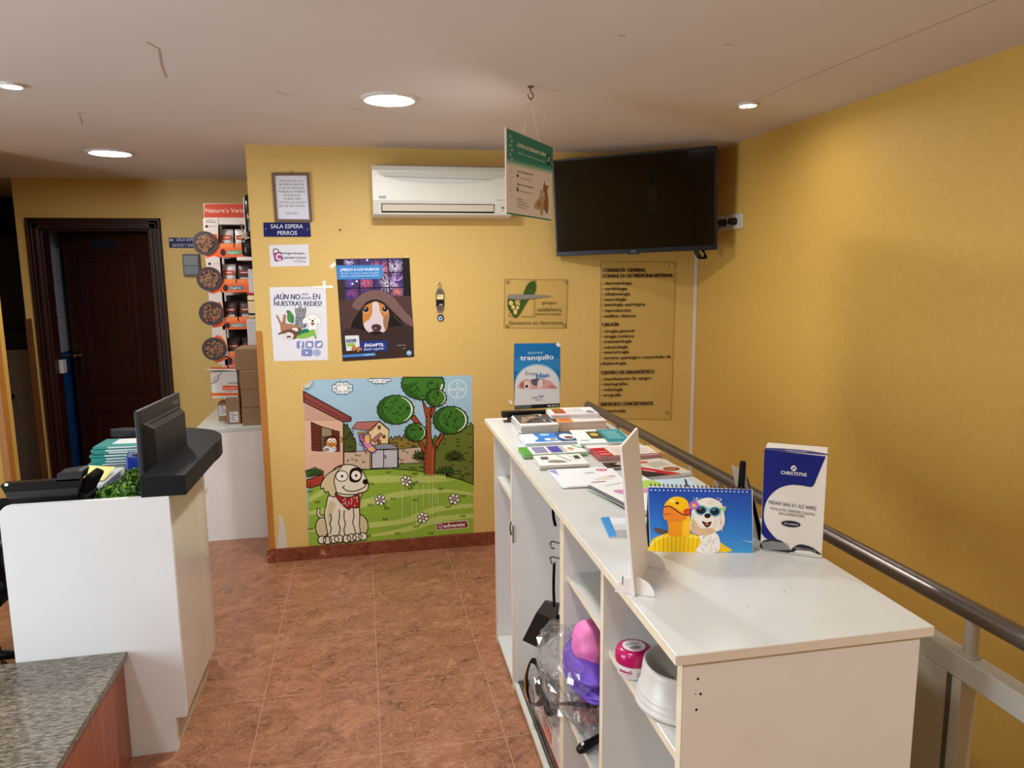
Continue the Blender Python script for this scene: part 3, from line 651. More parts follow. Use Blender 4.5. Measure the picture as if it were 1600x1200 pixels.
# white shelf with black bags near the wall edge
YS = 5.02
def E_(u, v): return pp(u, v, (0, YS, 0), (0, -1, 0))
ws = thing('white_shelf_unit', 'white shelf unit half hidden behind the yellow wall edge', 'shelf', (-.5, 5.2, .735))
z0 = E_(380, 407)[2]; x0 = E_(370, 405)[0]
b = MB(); b.box((x0, YS, z0), (.1, YS+.22, z0+.022), WHITE); b.build('shelf_board', ws, bevel=.002)
b = MB(); b.box((-.36, YS+.12, 1.2235), (-.34, YS+.22, 2.2), WHITE); b.build('upright', ws)
zc = E_(388, 400)[2]
b = MB(); b.box((E_(377, 300)[0], YS+.05, z0+.022), (-.42, YS+.07, E_(380, 307)[2]), M('#CFCDCB', .5)); b.build('backing_card', ws)
BG = M('#0C0D0E', .22, key='black_glossy_bag')
def bagm(u0, v0, u1, v1, yo, name, label, dog=False):
    p0 = E_(u0, v1); p1 = E_(u1, v0); cx = (p0[0]+p1[0])/2; t = thing(name, label, 'pet food bag', (cx, YS+yo, p0[2]))
    b = MB(); b.ell((cx, YS+yo, (p0[2]+p1[2])/2), ((p1[0]-p0[0])/2, .03, (p1[2]-p0[2])/2), BG, 20, 14, disp=lambda d: 1/max(abs(d[0]), abs(d[2]), .62)**.75*(1+.03*math.sin(19*d[2]+11*d[0]))); b.build('bag', t)
    if dog:
        a = Art(); a.px(360, 260, 6, (0, YS+yo-.045, 0), (0, -1, 0)); a.ell2(138, 652, 28, 36, '#B9AA92', 1); a.ell2(160, 640, 11, 24, '#5A4434', 2, 15); a.ell2(126, 676, 8, 7, '#1E1614', 2); a.ell2(128, 645, 3, 4, '#1E1614', 2); a.poly([(95, 520), (108, 560), (126, 620), (112, 620), (98, 560)], '#8A6A48', 1); a.ell2(166, 466, 14, 26, '#B9AA92', 1); a.ell2(174, 452, 7, 16, '#5A4434', 2, 20); a.build('printed_dog', t)
bagm(377.5, 372, 400, 401, .03, 'pet_food_bag', 'lower black pet food bag with a dog picture on the white shelf', True)
bagm(384, 303, 401, 372, .03, 'pet_food_bag', 'upper black pet food bag standing tall by the yellow wall edge')
j0 = E_(386, 500); j1 = E_(402, 463)
jr = thing('snack_jar', 'cream jar with red and black lid on a white box behind the wall edge', 'jar', (j0[0]+.06, YS+.08, j0[2]))
b = MB(); b.lathe([(.001, 0), (.058, 0), (.06, .03), (.06, .15), (.05, .165)], (j0[0]+.06, YS+.08, j0[2]), M('#C9B48C', .4), 28); b.build('jar_body', jr)
b = MB(); b.lathe([(.061, .0), (.061, .012)], (j0[0]+.06, YS+.08, j0[2]+.03), BLACKM, 28); b.lathe([(.061, .0), (.061, .006)], (j0[0]+.06, YS+.08, j0[2]+.12), BLACKM, 28); b.build('band', jr)
b = MB(); b.lathe([(.052, .16), (.062, .162), (.062, .178), (.001, .18)], (j0[0]+.06, YS+.08, j0[2]), M('#A82A2A', .35), 28); b.build('lid', jr)
p0 = E_(387, 540); b = MB(); b.box((p0[0], YS+.02, 1.2235), (-.45, YS+.18, j0[2]), M('#C9C7C8', .45)); tag(b.build('white_carton', loc=(p0[0]+.07, YS+.1, 1.2235), bevel=.003), 'plain white carton standing on the topmost brown carton', 'box')
p0 = E_(388.5, 458); p1 = E_(396, 420); b = MB(); b.box((p0[0], YS+.03, p0[2]), (-.5, YS+.1, p1[2]), M('#C9C9CC', .45)); tag(b.build('white_packet', loc=(p0[0]+.05, YS+.06, p0[2]), bevel=.003), 'narrow white packet hanging just below the white shelf board', 'packet')
# grey cabinet in the dark recess
gc = thing('grey_fridge', 'pale grey fridge door with a black slot in the dark recess', 'fridge', (-2.8, 6.75, 0))
GY = M('#8C8C92', .4, key='fridge_grey')
b = MB(); b.box((-3.2, 6.5, .0), (-2.46, 7.1, 1.108), GY); b.build('body', gc, bevel=.01)
b = MB(); b.box((-2.818, 6.494, .715), (-2.755, 6.502, .755), BLACK); b.build('slot_handle', gc)
dc = thing('dark_cabinet', 'dark cabinet above the grey fridge in the unlit recess', 'cabinet', (-2.8, 6.8, 1.109))
b = MB(); b.box((-3.2, 6.55, 1.109), (-2.46, 7.1, 1.26), M('#0B0B0C', .6)); b.box((-2.9, 6.7, 1.26), (-2.46, 7.1, 2.0), M('#15161A', .6)); b.build('body', dc, bevel=.004)
b = MB(); b.box((-2.69, 6.69, 1.35), (-2.60, 6.70, 1.66), M('#6E6E74', .5)); b.build('notice_sheet', dc)

# ================================================================== BACK WALL ITEMS
def wl(px_, py_, ox=0, oy=0, k=1, t=.001): return pp(ox+px_/k, oy+py_/k, (0, YW-t, 0), (0, -1, 0))
def art_wall(ox, oy, k, t=.001): return Art().px(ox, oy, k, (0, YW-t, 0), (0, -1, 0))
def tapes(par, ox, oy, k, quads):
    for i, q in enumerate(quads):
        a = art_wall(ox, oy, k, .0035+.0006*i); a.poly(q, TAPEM, 0); a.build('tape', par)
# -------- cartoon garden poster
INK = '#17140F'
a = art_wall(450, 570, 4.0)
a.poly([(95, 140), (152, 94), (1150, 65), (1158, 1045), (130, 1140)], '#A4C6DA', 1)
def scallop(cx, cy, rx, ry, n, amp, a0=0, a1=360):
    return [(cx+rx*math.cos(R(t))*(1+amp*abs(math.sin(R(t)*n/2))), cy+ry*math.sin(R(t))*(1+amp*abs(math.sin(R(t)*n/2)))) for t in np.linspace(a0, a1, 60 if a1-a0 >= 360 else 31)][:60]
CLB = '#2C5C74'
for (cx, cy, rx, ry, a0, a1) in ((340, 146, 58, 36, 0, 354), (572, 86, 64, 30, 0, 180)):
    p = scallop(cx, cy, rx, ry, 8, .2, a0, a1); a.shape(p, '#F1F3F2', 5, CLB, 2)
    for t in range(20, 181 if a1 < 200 else 360, 45):
        x, y = cx+rx*.78*math.cos(R(t)), cy+ry*.78*math.sin(R(t)); a.line(a.epts(x, y, 10, 9, t, 8, 0, 300), 3.5, CLB, 3)
# distant bushes, small house, wall and gate
def bush(pts, c, n=14, c2=None):
    a.shape(pts, c, 5, INK, 2)
    xs = [p[0] for p in pts]; ys = [p[1] for p in pts]
    for i in range(n):
        x, y = random.uniform(min(xs)+12, max(xs)-12), random.uniform(min(ys)+15, max(ys)-12); s_ = random.uniform(8, 14)
        a.line([(x-s_, y+s_*.3), (x-s_*.5, y-s_*.5), (x, y+s_*.1), (x+s_*.5, y-s_*.5), (x+s_, y+s_*.3)], 3.5, INK, 3)
def spiky(x0, x1, ytop, ybot, n, amp):
    o = []
    for i in range(n*2+1): o.append((x0+(x1-x0)*i/(n*2), ytop(i/(n*2))-(amp if i % 2 else 0)))
    return o+[(x1, ybot), (x0, ybot)]
bush(spiky(348, 425, lambda t: 385+150*max(0, t-.3)*(1 if t > .3 else 0), 545, 5, 18), '#4E5624', 7)
bush(spiky(630, 870, lambda t: 470-25*t, 530, 9, 22), '#8A7A34', 16)
bush(spiky(905, 1158, lambda t: 470-90*t, 745, 8, 26), '#66752F', 44)
a.shape([(350, 545), (520, 535), (520, 655), (350, 645)], '#CDB79C', 4, INK, 2)
a.shape([(690, 527), (850, 510), (850, 610), (690, 620)], '#C6B29A', 4, INK, 2.5)
for i in range(13):
    x, y = (random.uniform(362, 505), random.uniform(560, 630)) if i < 8 else (random.uniform(700, 800), random.uniform(530, 560)); a.ell2(x, y, random.uniform(7, 13), random.uniform(5, 8), '#8C7A66', 3, n=10)
a.shape([(500, 412), (570, 357), (630, 408), (626, 500), (500, 500)], '#E6D2A2', 4, INK, 2.6)
a.shape([(398, 400), (432, 358), (572, 352), (520, 412)], '#B4716A', 4, INK, 3); a.line([(572, 352), (634, 408)], 7, '#8A4A42', 3.2); a.line([(572, 350), (636, 406)], 3, INK, 3.6)
a.shape([(432, 418), (510, 414), (500, 452), (440, 455)], '#8F8458', 0, L=3); a.shape([(520, 470), (575, 425), (590, 432), (545, 490)], '#B4716A', 3, INK, 3.2)
a.shape([(562, 380), (578, 380), (578, 402), (562, 402)], '#7A4A3A', 3, INK, 3); a.shape([(558, 475), (570, 465), (580, 475), (580, 495), (558, 495)], '#9A5A34', 3, INK, 3.4); a.shape([(590, 440), (608, 440), (608, 458), (590, 458)], '#8A4A3A', 3, INK, 3)
a.shape(a.epts(606, 532, 84, 40, 0, 16, 180, 360), '#9496A4', 4, INK, 3.6)
a.shape([(524, 530), (690, 525), (688, 640), (524, 648)], '#C2C5CD', 5, INK, 4); a.line([(598, 530), (598, 640)], 5, INK, 5); a.line([(600, 568), (610, 568), (610, 582), (600, 582)], 5, INK, 5); a.line([(512, 500), (512, 655)], 5, '#3A3A3E', 5); a.line([(684, 500), (684, 640)], 5, '#3A3A3E', 5)
bush(spiky(655, 860, lambda t: 640-60*math.sin(3.1*t), 690, 8, 22), '#6E8A3A', 14)
# big plant clumps at the trunk
for (x, y, c) in ((1040, 570, '#4A5A24'), (985, 665, '#46682E'), (835, 565, '#4A6428')):
    for k in range(9):
        t = R(180+k*22.5); l = 62; ex, ey = x+l*math.cos(t), y+l*.8*math.sin(t)+14; nx, ny = -math.sin(t)*13, math.cos(t)*13
        a.shape([(x, y+25), ((x+ex)/2+nx, (y+25+ey)/2+ny), (ex, ey), ((x+ex)/2-nx, (y+25+ey)/2-ny)], c, 3.5, INK, 4+.1*k)
# house
a.shape([(100, 178), (345, 345), (347, 700), (105, 700)], '#DDB39A', 0, L=5); a.line([(346, 345), (347, 625)], 6, INK, 6); a.line([(105, 345), (340, 346)], 4, '#B98C74', 6)
a.poly([(101, 235), (345, 346), (105, 345)], '#C9A08C', 5.5)
a.shape([(97, 165), (396, 330), (392, 352), (345, 357), (99, 232)], '#8C4640', 6, INK, 7); a.line([(99, 205), (340, 335), (392, 338)], 5, '#5A2622', 8)
a.poly([(208, 385), (286, 408), (286, 540), (210, 540)], '#9A8A66', 6); a.poly([(215, 445), (286, 445), (286, 540), (215, 540)], '#5E4E3A', 6.4)
for q, n_ in (([(145, 358), (208, 385), (210, 540), (150, 535)], 8), ([(274, 408), (320, 416), (322, 541), (282, 541)], 8)):
    a.shape(q, '#6E3226', 5, INK, 7)
    for i in range(1, n_):
        t = i/n_; p0 = (q[0][0]+(q[3][0]-q[0][0])*t, q[0][1]+(q[3][1]-q[0][1])*t); p1 = (q[1][0]+(q[2][0]-q[1][0])*t, q[1][1]+(q[2][1]-q[1][1])*t); a.line([p0, p1], 3, INK, 8)
a.line([(208, 385), (286, 408)], 5, INK, 8); a.ell2(262, 525, 42, 22, '#CFE0EC', 8)
a.ell2(272, 478, 44, 36, '#3A1A12', 8.4); a.ell2(272, 486, 34, 31, '#D09048', 9)
for ex in (262, 288): a.ell2(ex, 472, 12, 13, '#F4F2EC', 10); a.ell2(ex+1, 474, 4, 4.5, INK, 11)
a.line([(255, 496), (272, 503), (288, 496)], 4, INK, 10); a.shape([(318, 462), (330, 450), (342, 462), (336, 482), (320, 482)], '#D09048', 3, INK, 9); a.shape([(230, 525), (250, 520), (256, 535), (232, 538)], '#D09048', 3, INK, 9)
# hill
a.shape(smooth([(127, 790), (220, 705), (330, 672), (450, 658), (600, 650), (730, 655), (850, 668), (960, 690), (1060, 712), (1157, 747)], 5, False)+[(1158, 1045), (130, 1140)], '#8FB23E', 0, L=9)
a.line(smooth([(330, 672), (450, 658), (600, 650), (730, 655), (850, 668), (960, 690), (1060, 712), (1157, 747)], 5, False), 5, INK, 10)
def band(top, bot, c='#B9CC6E'): a.poly(smooth(top, 5, False)+smooth(bot, 5, False)[::-1], c, 10)
band([(130, 830), (330, 720), (620, 690), (900, 715), (1050, 715)], [(130, 860), (330, 770), (620, 735), (900, 735), (1050, 717)])
band([(130, 915), (430, 850), (700, 790), (950, 775), (1158, 800)], [(130, 940), (430, 900), (700, 830), (950, 800), (1158, 815)])
band([(130, 1030), (500, 985), (720, 960), (900, 890), (1158, 865)], [(130, 1045), (500, 1020), (760, 985), (930, 920), (1158, 890)])
band([(520, 1060), (720, 1020), (920, 950), (1158, 930)], [(520, 1075), (740, 1045), (940, 985), (1158, 955)])
# trunk and crowns
TR = '#9C4C2E'
a.shape([(765, 330), (790, 312), (850, 395), (838, 415)], TR, 5, INK, 10.5); a.shape([(880, 300), (906, 262), (922, 250), (918, 285), (896, 330)], TR, 5, INK, 10.5)
a.shape([(812, 470), (832, 470), (870, 540), (850, 560)], TR, 5, INK, 10.4); a.shape([(915, 490), (964, 428), (978, 436), (930, 520)], TR, 5, INK, 10.4)
a.shape([(836, 212), (870, 270), (898, 262), (892, 330), (892, 430), (905, 500), (920, 520), (914, 692), (852, 692), (850, 560), (868, 480), (862, 330)], TR, 5, INK, 11)
a.line([(906, 530), (900, 680)], 6, '#B8683E', 12)
for i in range(11): a.line([(858, 320+i*33), (872, 324+i*33)], 4, INK, 12)
a.shape(spiky(805, 985, lambda t: 700, 720, 12, 22)[:-2]+[(985, 715), (805, 712)], '#B9CC6E', 0, L=12)
def crown(cx, cy, rx, ry, L, a0=0, a1=360):
    p = a.epts(cx, cy, rx, ry, 0, 40, a0, a1); a.shape(p, '#3E7628', 6, INK, L)
    if a1 >= 360:
        a.poly(a.epts(cx, cy, rx*.96, ry*.95, 0, 20, 95, 250)+a.epts(cx+rx*.28, cy-ry*.08, rx*.95, ry*.95, 0, 16, 120, 235)[::-1], '#2C5C1E', L+.7)
        a.poly(a.epts(cx, cy, rx*.95, ry*.94, 0, 16, -70, 60)+a.epts(cx-rx*.1, cy, rx*.95, ry*.94, 0, 16, -66, 56)[::-1], '#DCE6C4', L+.8)
    else:
        a.poly(a.epts(cx, cy, rx*.96, ry*.95, 0, 16, 100, 180)+a.epts(cx+rx*.28, cy-ry*.1, rx*.95, ry*.95, 0, 12, 115, 172)[::-1], '#2C5C1E', L+.7); a.poly(a.epts(cx, cy, rx*.95, ry*.94, 0, 10, 0, 50)+a.epts(cx-rx*.08, cy, rx*.95, ry*.94, 0, 10, 2, 46)[::-1], '#DCE6C4', L+.8)
    n_ = int(rx/5)
    for i in range(n_):
        t = random.uniform(a0, a1); k = random.uniform(.2, .8); x, y = cx+rx*k*math.cos(R(t)), cy+ry*k*math.sin(R(t)); b_ = random.uniform(0, 3.14); a.line([(x-7*math.cos(b_), y-7*math.sin(b_)), (x+7*math.cos(b_), y+7*math.sin(b_))], 5, INK, L+1)
    for i in range(16):
        t = R(a0+(a1-a0)*(i+.5)/16); a.line([(cx+rx*math.cos(t), cy+ry*math.sin(t)), (cx+(rx+9)*math.cos(t), cy+(ry+9)*math.sin(t))], 4, INK, L)
crown(842, 118, 133, 100, 12, -24, 204); crown(672, 280, 114, 90, 13); crown(1015, 345, 108, 86, 13); crown(796, 422, 65, 56, 14); crown(925, 206, 63, 54, 15)
# flowers, tufts, planter, butterfly
for (x, y, sx, sy) in ((738, 725, 775, 770), (577, 845, 612, 895), (1038, 838, 1008, 890), (843, 955, 818, 1005)):
    a.line(smooth([(x, y), ((x+sx)/2+6, (y+sy)/2), (sx, sy)], 4, False), 5, INK, 11)
    for k in range(6):
        t = R(k*60+15); a.shape(a.epts(x+22*math.cos(t), y+22*math.sin(t), 15, 11, k*60+15, 12), '#F2F1EA', 4.5, INK, 12)
    a.shape(a.epts(x, y, 12, 11, 0, 14), '#D9A6B6', 4.5, INK, 13.5)
a.shape([(775, 745), (795, 730), (810, 728), (800, 748), (782, 752)], '#6E9A34', 4, INK, 12)
for (x, y) in ((630, 672), (797, 680), (522, 742), (955, 775), (658, 836), (515, 876), (797, 845), (1095, 820), (1095, 945), (610, 965), (688, 1052), (895, 1052), (505, 1068), (140, 790), (188, 858), (142, 1025), (770, 775), (620, 897), (800, 1010), (1000, 888)):
    for k in (-12, 0, 12): a.line([(x+k, y-6), (x+k-4, y+6)], 5, INK, 11)
a.shape([(118, 718), (222, 682), (218, 745), (140, 770), (118, 765)], '#A63E30', 5, INK, 11); a.line([(140, 735), (140, 768)], 4, INK, 12)
for k in range(9):
    x = 122+k*11; a.shape([(x-6, 700-k*2), (x-14+k*2, 660), (x+2, 636+abs(k-4)*5), (x+14, 668), (x+10, 700-k*2)], '#4C7A34', 3.5, INK, 12+.1*k)
a.shape([(455, 470), (490, 432), (512, 438), (518, 490), (550, 525), (540, 548), (505, 540), (480, 505)], '#D48CB8', 5, INK, 13, 3); a.ell2(496, 465, 14, 24, '#E8C850', 14); a.ell2(520, 525, 15, 11, '#E8C850', 14); a.shape([(446, 445), (470, 432), (475, 480), (452, 482)], '#B46AA0', 4, INK, 13.5, 3); a.line(smooth([(462, 490), (476, 525), (490, 552)], 3, False), 9, '#8A4A6E', 14); a.line([(462, 505), (440, 492)], 3, INK, 14)
# puppy
CRM, SHD = '#E8E1CB', '#D4C69C'
a.line(smooth([(192, 902), (190, 930), (205, 948), (232, 952)], 4, False), 22, INK, 14); a.line(smooth([(192, 904), (190, 930), (205, 948), (232, 952)], 4, False), 12, CRM, 14.5)
a.shape(a.epts(214, 1015, 42, 62, 0, 24), SHD, 6, INK, 14.8); a.shape(a.epts(452, 1000, 48, 66, -12, 24), SHD, 6, INK, 14.8)
a.shape([(268, 808), (240, 875), (228, 930), (236, 985), (250, 1060), (270, 1100), (440, 1095), (446, 1000), (448, 930), (440, 850), (430, 800)], CRM, 6, INK, 15.5, 3)
a.poly(smooth([(262, 850), (245, 930), (262, 1010), (278, 930), (300, 870)], 4), SHD, 16.2)
for x, y, r_ in ((212, 1093, 25), (246, 1096, 26), (288, 1090, 30), (318, 1086, 28), (366, 1086, 26), (398, 1080, 28), (432, 1076, 28), (468, 1072, 27)): a.shape(a.epts(x, y, r_, 24, 0, 20), CRM, 6, INK, 17+.002*x)
for pts in ([(262, 930), (272, 960), (262, 990), (270, 1020), (262, 1055)], [(320, 905), (322, 950), (316, 985), (326, 1020), (318, 1060)], [(352, 910), (350, 955), (358, 990), (350, 1030), (356, 1060)], [(408, 900), (412, 945), (404, 985), (416, 1020), (422, 1055)]): a.line(smooth(pts, 4, False), 6, INK, 18.6)
a.shape([(268, 690), (300, 640), (375, 622), (440, 640), (475, 680), (500, 735), (498, 778), (470, 795), (425, 808), (350, 808), (298, 790), (280, 740)], CRM, 6, INK, 19, 4)
a.shape([(338, 630), (290, 655), (240, 690), (208, 740), (205, 772), (222, 770), (232, 798), (250, 790), (262, 815), (296, 822), (300, 780), (288, 730), (300, 680)], SHD, 6, INK, 20, 3)
a.poly(smooth([(392, 655), (430, 640), (462, 665), (455, 715), (425, 735), (388, 725), (383, 690)], 4), '#161310', 20)
for ex, ey, rx, ry in ((337, 694, 38, 33), (425, 690, 32, 32)): a.shape(a.epts(ex, ey, rx, ry), '#F4F2EA', 5, INK, 21); a.ell2(ex+1, ey+1, 8, 8, INK, 22)
a.ell2(484, 730, 18, 17, '#161310', 22); a.line(smooth([(340, 762), (362, 782), (395, 790), (440, 782), (478, 762), (486, 745)], 5, False), 6, INK, 22); a.line([(345, 770), (352, 755)], 5, INK, 22); a.shape([(438, 800), (462, 798), (458, 825), (444, 830)], SHD, 5, INK, 19.5)
a.shape([(294, 802), (340, 825), (400, 824), (442, 806), (446, 888), (392, 890), (380, 904), (340, 872), (312, 838)], '#A6282C', 6, INK, 23, 2)
for i in range(16):
    x, y = random.uniform(325, 435), random.uniform(828, 880); a.line([(x, y-5), (x, y+5)], 4, '#E8D8D0', 24.5)
# lettering and rings
a.line(a.epts(1060, 152, 56, 57), 5, '#E4F0F4', 3, True)
a.text('BAYER', 1013, 163, 1107, 18, '#E4F0F4', L=3, bold=.012)
for i, ch_ in enumerate('BA ER'):
    if ch_ != ' ': a.text(ch_, 1053, 124+i*19.5, 1067, 14, '#E4F0F4', L=3, bold=.012)
a.shape([(926, 990), (1122, 972), (1126, 1016), (928, 1031)], '#7C1C2C', 4, '#E9DCD4', 14); a.line(a.epts(952, 1007, 13, 13), 3, '#F2E8E4', 16, True); a.text('ad', 944, 1012, 960, 8, '#F2E8E4', L=16)
a.text('advantix', 974, 1017, 1108, 24, '#F6EFEA', y1=1006, L=16, bold=.02); a.line([(1112, 984), (1116, 984)], 4, '#F6EFEA', 16)
for x in (712, 778, 800, 845, 880, 905, 920, 935): a.line([(x, random.uniform(710, 800)), (x+random.uniform(-3, 6), random.uniform(830, 1000))], 3, '#C9D89A', 13)
po = thing('cartoon_poster', 'large square cartoon garden poster with a seated puppy and green trees', 'poster', wl(620, 1100, 450, 570, 4))
a.build('printed_sheet', po)
c = wl(95, 140, 450, 570, 4); d = wl(152, 94, 450, 570, 4); m_ = wl(135, 140, 450, 570, 4, .022)
b = MB(); b.add([c, d, m_, (c+m_)/2+np.array([0, -.006, -.004]), (d+m_)/2+np.array([.004, -.006, 0])], [(0, 3, 2), (0, 2, 1), (2, 4, 1)], M('#B9BFC2', .5, key='poster_back')); b.build('curled_corner', po, solid=.0006)
b = MB(); q = [wl(185, 920, 370, 480, 2.857), wl(205, 940, 370, 480, 2.857), wl(218, 985, 370, 480, 2.857), wl(225, 1075, 370, 480, 2.857), wl(178, 1080, 370, 480, 2.857), wl(190, 990, 370, 480, 2.857)]
b.add(q, [(0, 1, 2, 3, 4, 5)], M('#CFC8BC', .8, key='bare_plaster')); o = b.build('plaster_patch', loc=q[4]); tag(o, 'patch of bare white plaster where paint has flaked near the wall corner', 'plaster patch')

# -------- framed notice, signs, sticker  (zoom 400,240 x6)
fr = thing('framed_notice', 'small framed typed notice above the navy sign', 'picture frame', wl(335, 640, 400, 240, 6))
Wd = M('#6E5346', .45, key='frame_brown')
def bar_(p, q, r, s_): # quad in px -> prism toward viewer
    b = MB(); A = [wl(*k_, 400, 240, 6, .001) for k_ in (p, q, r, s_)]; B = [wl(*k_, 400, 240, 6, .016) for k_ in (p, q, r, s_)]
    A = [np.array([k_[0], YW-.0005, k_[2]]) for k_ in B]
    b.add(A+B, [(4, 5, 6, 7), (0, 1, 5, 4), (1, 2, 6, 5), (2, 3, 7, 6), (3, 0, 4, 7)], Wd); b.add(A, [(3, 2, 1, 0)], Wd); return b
O4 = [(145, 178), (497, 176), (528, 636), (178, 640)]; I4 = [(172, 204), (474, 204), (502, 617), (203, 614)]
for i in range(4):
    j = (i+1) % 4; bar_(O4[i], O4[j], I4[j], I4[i]).build('frame_bar', fr, bevel=.002)
a = art_wall(400, 240, 6, .006); a.poly(I4, '#D9DCE8', 1)
for i, (t_, x0, x1) in enumerate((('POR FAVOR NO', 222, 440), ('SE IMPACIENTE', 214, 446), ('CON MI DEMORA', 214, 452), ('PORQUE TAMBIÉN', 212, 462), ('ALGUN DIA', 258, 416), ('PUEDE SER', 260, 418), ('USTED LA CAUSA', 216, 468), ('DE MI RETRASO.', 218, 462))): a.text(t_, x0, 266+i*33.5, x1, 19, '#4A4A50', L=2)
a.text('GRACIAS.', 276, 570, 402, 19, '#4A4A50', L=2); a.build('typed_sheet', fr)
b = MB(); p = wl(330, 168, 400, 240, 6); b.cyl((p[0], YW, p[2]), (p[0], YW-.012, p[2]), .0025, BLACKM, n=8); b.build('hanging_nail', fr)
NAVY = '#131B5C'
def plate(name, label, cat, quad, ox, oy, k, draw, Y0=YW, t=.004, c=NAVY, n2='lettering'):
    f = lambda x, y, tt: pp(ox+x/k, oy+y/k, (0, Y0-tt, 0), (0, -1, 0))
    q = [f(*z, t) for z in quad]; B = [np.array([z[0], Y0-.0005, z[2]]) for z in q]
    cen = (q[2]+q[3])/2; r = thing(name, label, cat, (cen[0], Y0, cen[2]))
    b = MB(); b.add(B+q, [(4, 5, 6, 7), (0, 1, 5, 4), (1, 2, 6, 5), (2, 3, 7, 6), (3, 0, 4, 7), (3, 2, 1, 0)], M(c, .35, spec=.25, key='plate_'+c) if isinstance(c, str) else c); b.build('plate', r)
    a = Art().px(ox, oy, k, (0, Y0-t, 0), (0, -1, 0)); draw(a); a.build(n2, r); return r
def d1_(a):
    a.text('SALA ESPERA', 138, 700, 440, 37, '#DDE0EC', L=2, bold=.006); a.text('PERROS', 203, 762, 384, 37, '#DDE0EC', L=2, bold=.006)
    for x, y in ((92, 706), (482, 710)): a.ell2(x, y, 6, 7, '#8A8FB0', 2)
plate('wall_sign', 'navy blue waiting room sign for dogs under the framed notice', 'sign', [(68, 646), (505, 646), (515, 780), (74, 780)], 400, 240, 6, d1_)
def d2_(a):
    a.line([(152, 690), (185, 690)], 8, '#D6D8E4', 2); a.poly([(150, 690), (166, 676), (166, 704)], '#D6D8E4', 2.5)
    a.text('SALA ESPERA', 215, 700, 425, 26, '#D6D8E4', L=2); a.text('GATOS Y EXÓTICOS', 175, 752, 480, 26, '#D6D8E4', L=2)
plate('wall_sign', 'navy blue sign with a white arrow, partly hidden by the top bowl cutout', 'sign', [(142, 668), (500, 668), (505, 765), (146, 763)], 240, 260, 6, d2_, YD)
# empresas sticker
a = art_wall(400, 240, 6); a.poly([(120, 858), (490, 850), (503, 1052), (138, 1060)], '#DDDDE6', 1)
a.line(smooth([(168, 935), (162, 905), (185, 893), (208, 905), (215, 935)], 4, False), 8, '#2A2228', 2); a.poly([(158, 935), (232, 918), (254, 998), (178, 1015)], '#9E4C86', 2.5)
a.line(a.epts(216, 968, 22, 24, 0, 16, 50, 310), 13, '#F2ECF4', 4); a.text('empresas,', 228, 944, 462, 24, '#3A3038', L=4, bold=.02); a.text('omercios', 244, 986, 468, 26, '#3A3038', L=4, bold=.02); a.text('de', 344, 1012, 366, 12, '#6A626A', L=4); a.text('Chiva', 370, 1020, 468, 24, '#4A424A', L=4)
tag(a.build('wall_sticker', loc=wl(320, 1058, 400, 240, 6)), 'small white card with a purple shopping bag logo under the navy sign', 'sticker')
b = MB(); p = wl(790, 714, 400, 240, 6); b.cyl((p[0], YW, p[2]), (p[0], YW-.014, p[2]), .004, BLACKM, n=10); tag(b.build('wall_nail', loc=(p[0], YW, p[2])), 'bare dark nail in the yellow wall between notice and air conditioner', 'nail')

# -------- white flyer with animals (zoom 400,420 x7.5)
fl = thing('paper_flyer', 'white paper flyer with drawn animals and social media icons', 'flyer', wl(520, 1075, 400, 420, 7.5))
a = art_wall(400, 420, 7.5); a.poly([(157, 216), (815, 206), (830, 560), (845, 1070), (210, 1082), (180, 640)], '#E2E2EA', 1)
NV = '#1E3A6E'
a.text('¿AÚN NO', 208, 360, 512, 62, NV, L=2, bold=.02, shear=.1); a.text('NOS', 540, 310, 612, 24, NV, L=2, bold=.02); a.text('SIGUES', 525, 358, 650, 28, NV, L=2, bold=.02); a.text('EN', 668, 360, 752, 66, NV, L=2, bold=.01); a.text('NUESTRAS REDES?', 212, 434, 770, 54, NV, L=2, bold=.02)
a.shape([(462, 450), (478, 470), (520, 440), (560, 470), (582, 440), (588, 500), (575, 560), (590, 620), (575, 690), (470, 690), (462, 600), (468, 540), (458, 500)], '#8A8C92', 2.5, '#3A3C44', 2, 3)
a.ell2(508, 490, 6, 7, '#2A2A2E', 3); a.ell2(548, 490, 6, 7, '#2A2A2E', 3); a.ell2(528, 515, 8, 6, '#C98A8A', 3); a.line([(470, 565), (520, 582), (572, 568)], 6, '#2A4A80', 3)
for k in range(3): a.line([(470, 610+k*22), (495, 602+k*22)], 6, '#2A4A6E', 3); a.line([(565, 655+k*10), (590, 660+k*10)], 6, '#2A4A6E', 3)
a.shape([(352, 505), (372, 488), (400, 495), (425, 530), (445, 560), (440, 635), (410, 632), (375, 610), (365, 560), (370, 525)], '#4E8A4A', 2.5, '#2A5A34', 3, 3); a.ell2(378, 505, 4, 4, '#181818', 4); a.line([(420, 560), (435, 620)], 8, '#2A5A80', 4)
a.shape([(285, 660), (235, 545), (262, 560), (305, 640), (322, 540), (350, 545), (345, 620), (360, 645), (470, 655), (500, 690), (470, 715), (340, 740), (290, 720)], '#B07E64', 2.5, '#6A4434', 3, 2); a.ell2(325, 640, 5, 6, '#181818', 4)
a.shape([(560, 580), (600, 560), (640, 530), (690, 530), (740, 570), (765, 620), (740, 655), (715, 640), (710, 770), (620, 760), (605, 640), (560, 650), (545, 620)], '#F2F1F0', 3, '#5A5A66', 4, 3); a.ell2(630, 590, 6, 7, '#2A2A2E', 5); a.ell2(692, 584, 6, 7, '#2A2A2E', 5); a.ell2(664, 612, 14, 12, '#181818', 5); a.shape([(640, 635), (690, 632), (666, 668)], '#B84A4A', 3, '#2A1A1A', 5)
